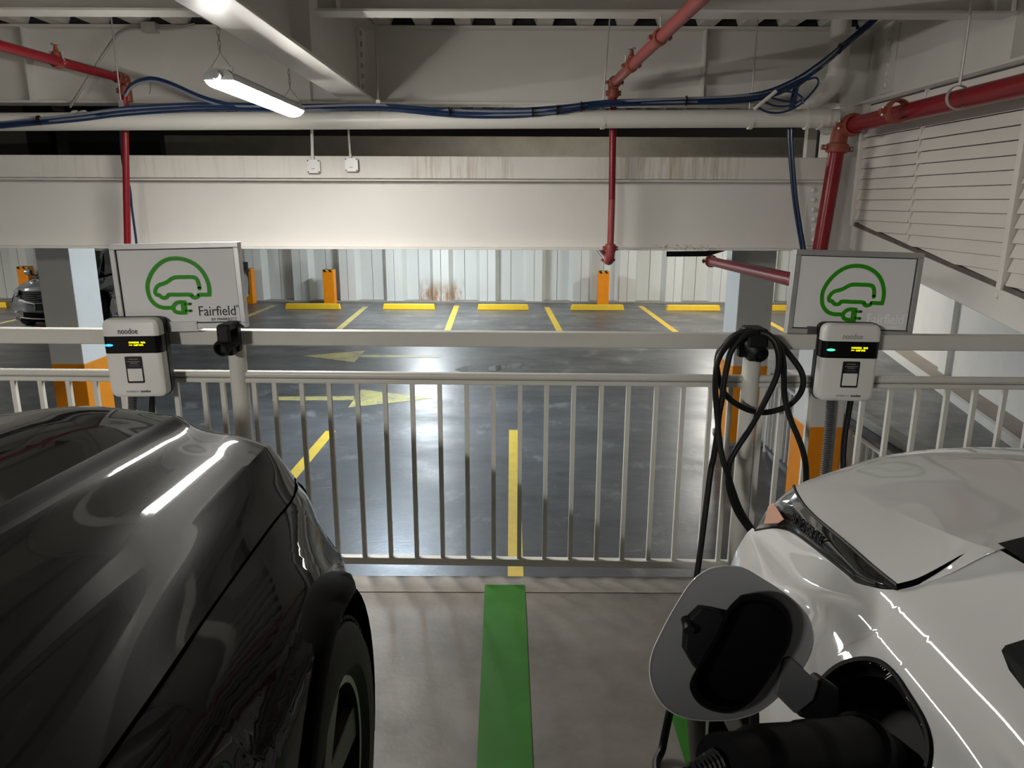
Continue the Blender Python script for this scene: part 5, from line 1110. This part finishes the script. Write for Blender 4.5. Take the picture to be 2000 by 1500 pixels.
cabin(gs, 0, .92, -.40, 0, 1.12, -1.15, -2.95, 1.68, -3.62, .9, 1.10, CGRY, -.55, -.22, .70)
fascia(gs, 0, GH, GS, .69, CGRY, bulge=0.08)
fy = lambda x, c=0.0: 0.965+c-0.62*x*x
def bow(x0, x1, zt0, zb0, c, m, name, zt1=None, zb1=None, n=10, par=None):
    row = []
    for k in range(n+1):
        x = x0+(x1-x0)*k/n; s = abs(x)/max(abs(x0), abs(x1)); row.append(((x, fy(x, c), zt0+((zt1 or zt0)-zt0)*s), (x, fy(x, c), zb0+((zb1 or zb0)-zb0)*s)))
    b = MB(); b.grid([[r_[0] for r_ in row], [r_[1] for r_ in row]]); b.grid([[r_[0] for r_ in row], [(r_[0][0], r_[0][1]-0.06, r_[0][2]) for r_ in row]]); b.grid([[r_[1] for r_ in row], [(r_[1][0], r_[1][1]-0.06, r_[1][2]) for r_ in row]])
    return b.out(name, m, par or gs, smooth=True)
gr_ = bow(-.56, .56, .88, .62, 0.035, BLKG, 'grille', .86, .72)
for k in range(5): bow(-.50+.02*k, .50-.02*k, .855-.045*k, .845-.045*k, 0.042, DGREY, 'grille_bar', par=gr_)
bow(-.60, .60, .915, .885, 0.03, CGRY, 'grille_surround', .90, .875)
bow(-.58, .58, .60, .575, 0.055, ALU, 'chrome_trim', .70, .66)
em = MB().prism([(0.105*math.cos(q_), 1.003, .765+0.043*math.sin(q_)) for q_ in [2*math.pi*k/28 for k in range(28)]], (0, .012, 0)).out('emblem', CHRM, gs)
MB().prism([(0.092*math.cos(q_), 1.0155, .765+0.033*math.sin(q_)) for q_ in [2*math.pi*k/28 for k in range(28)]], (0, .001, 0)).out('emblem_field', mat('dark_emblem_blue', (0.02, 0.03, 0.06), 0.3), em)
text('Ford', 0.05, CHRM, (0.055, 1.0175, .75), (-1, 0, 0), (0, 0, 1), em, 'emblem_script', sx=1.1)
lp = MB().box(-.155, .155, 1.02, 1.035, .47, .63).out('plate_holder', LETD, gs)
for x0, x1, z0, z1 in ((-.16, .16, .625, .64), (-.165, -.15, .50, .64), (.15, .165, .50, .64)): MB().box(x0, x1, 1.033, 1.04, z0, z1).out('plate_frame', ALU, lp)
bow(-.50, .50, .40, .30, 0.065, BLKM, 'lower_intake', .42, .30)
bow(-.58, .58, .285, .265, 0.075, ALU, 'skid_trim', .30, .28)
bow(-.62, .62, .26, .20, 0.03, BLKM, 'chin_spoiler')
for sg in (1, -1):
    H4 = [Vector((sg*.50, .845, .925)), Vector((sg*.64, .70, .93)), Vector((sg*.73, .52, .92)), Vector((sg*.74, .53, .80)), Vector((sg*.68, .72, .77)), Vector((sg*.54, .865, .80))]
    hl = MB().prism(H4, (sg*.02, .035, 0)).out('headlight', LENS, gs, bevel=0.005)
    for k in range(3):
        a = Vector((sg*(.55+.06*k), .875-.07*k, .815+.035*k)); MB().obox(a+Vector((sg*.02, .03, 0)), Vector((sg, -.8, 0)).normalized(), Vector((.8*sg, 1, 0)).normalized(), UPV, .035, .012, .010).out('light_strip', HLIT, hl)
    MB().obox((sg*.73, .66, .50), Vector((sg, -1, 0)).normalized(), Vector((sg, 1, 0)).normalized(), UPV, .02, .04, .10).out('corner_vent', BLKG, gs, bevel=0.004)
    MB().obox((sg*.66, .80, .42), Vector((sg, -1, 0)).normalized(), Vector((sg, 1, 0)).normalized(), UPV, .05, .03, .02).out('fog_light', HLIT, gs, bevel=0.004)
MB().box(-.5, .5, -3.2, .6, .22, .6).out('underbody', BLKM, gs)
Yax = onZ(50, 637, ZL).y+0.35
gx = onY(70, 583, Yax-1.0).x
gs.location = (gx, Yax, ZL); gs.rotation_euler = (0, 0, math.pi+0.13)
g2 = copy_tree(gs); g2['label'] = 'grey car almost wholly hidden behind the left sign, only a rear wheel showing'
g2.rotation_euler = (0, 0, math.pi); g2.location = (onY(481, 575, Yax+2.71).x-0.96, Yax-0.35, ZL)
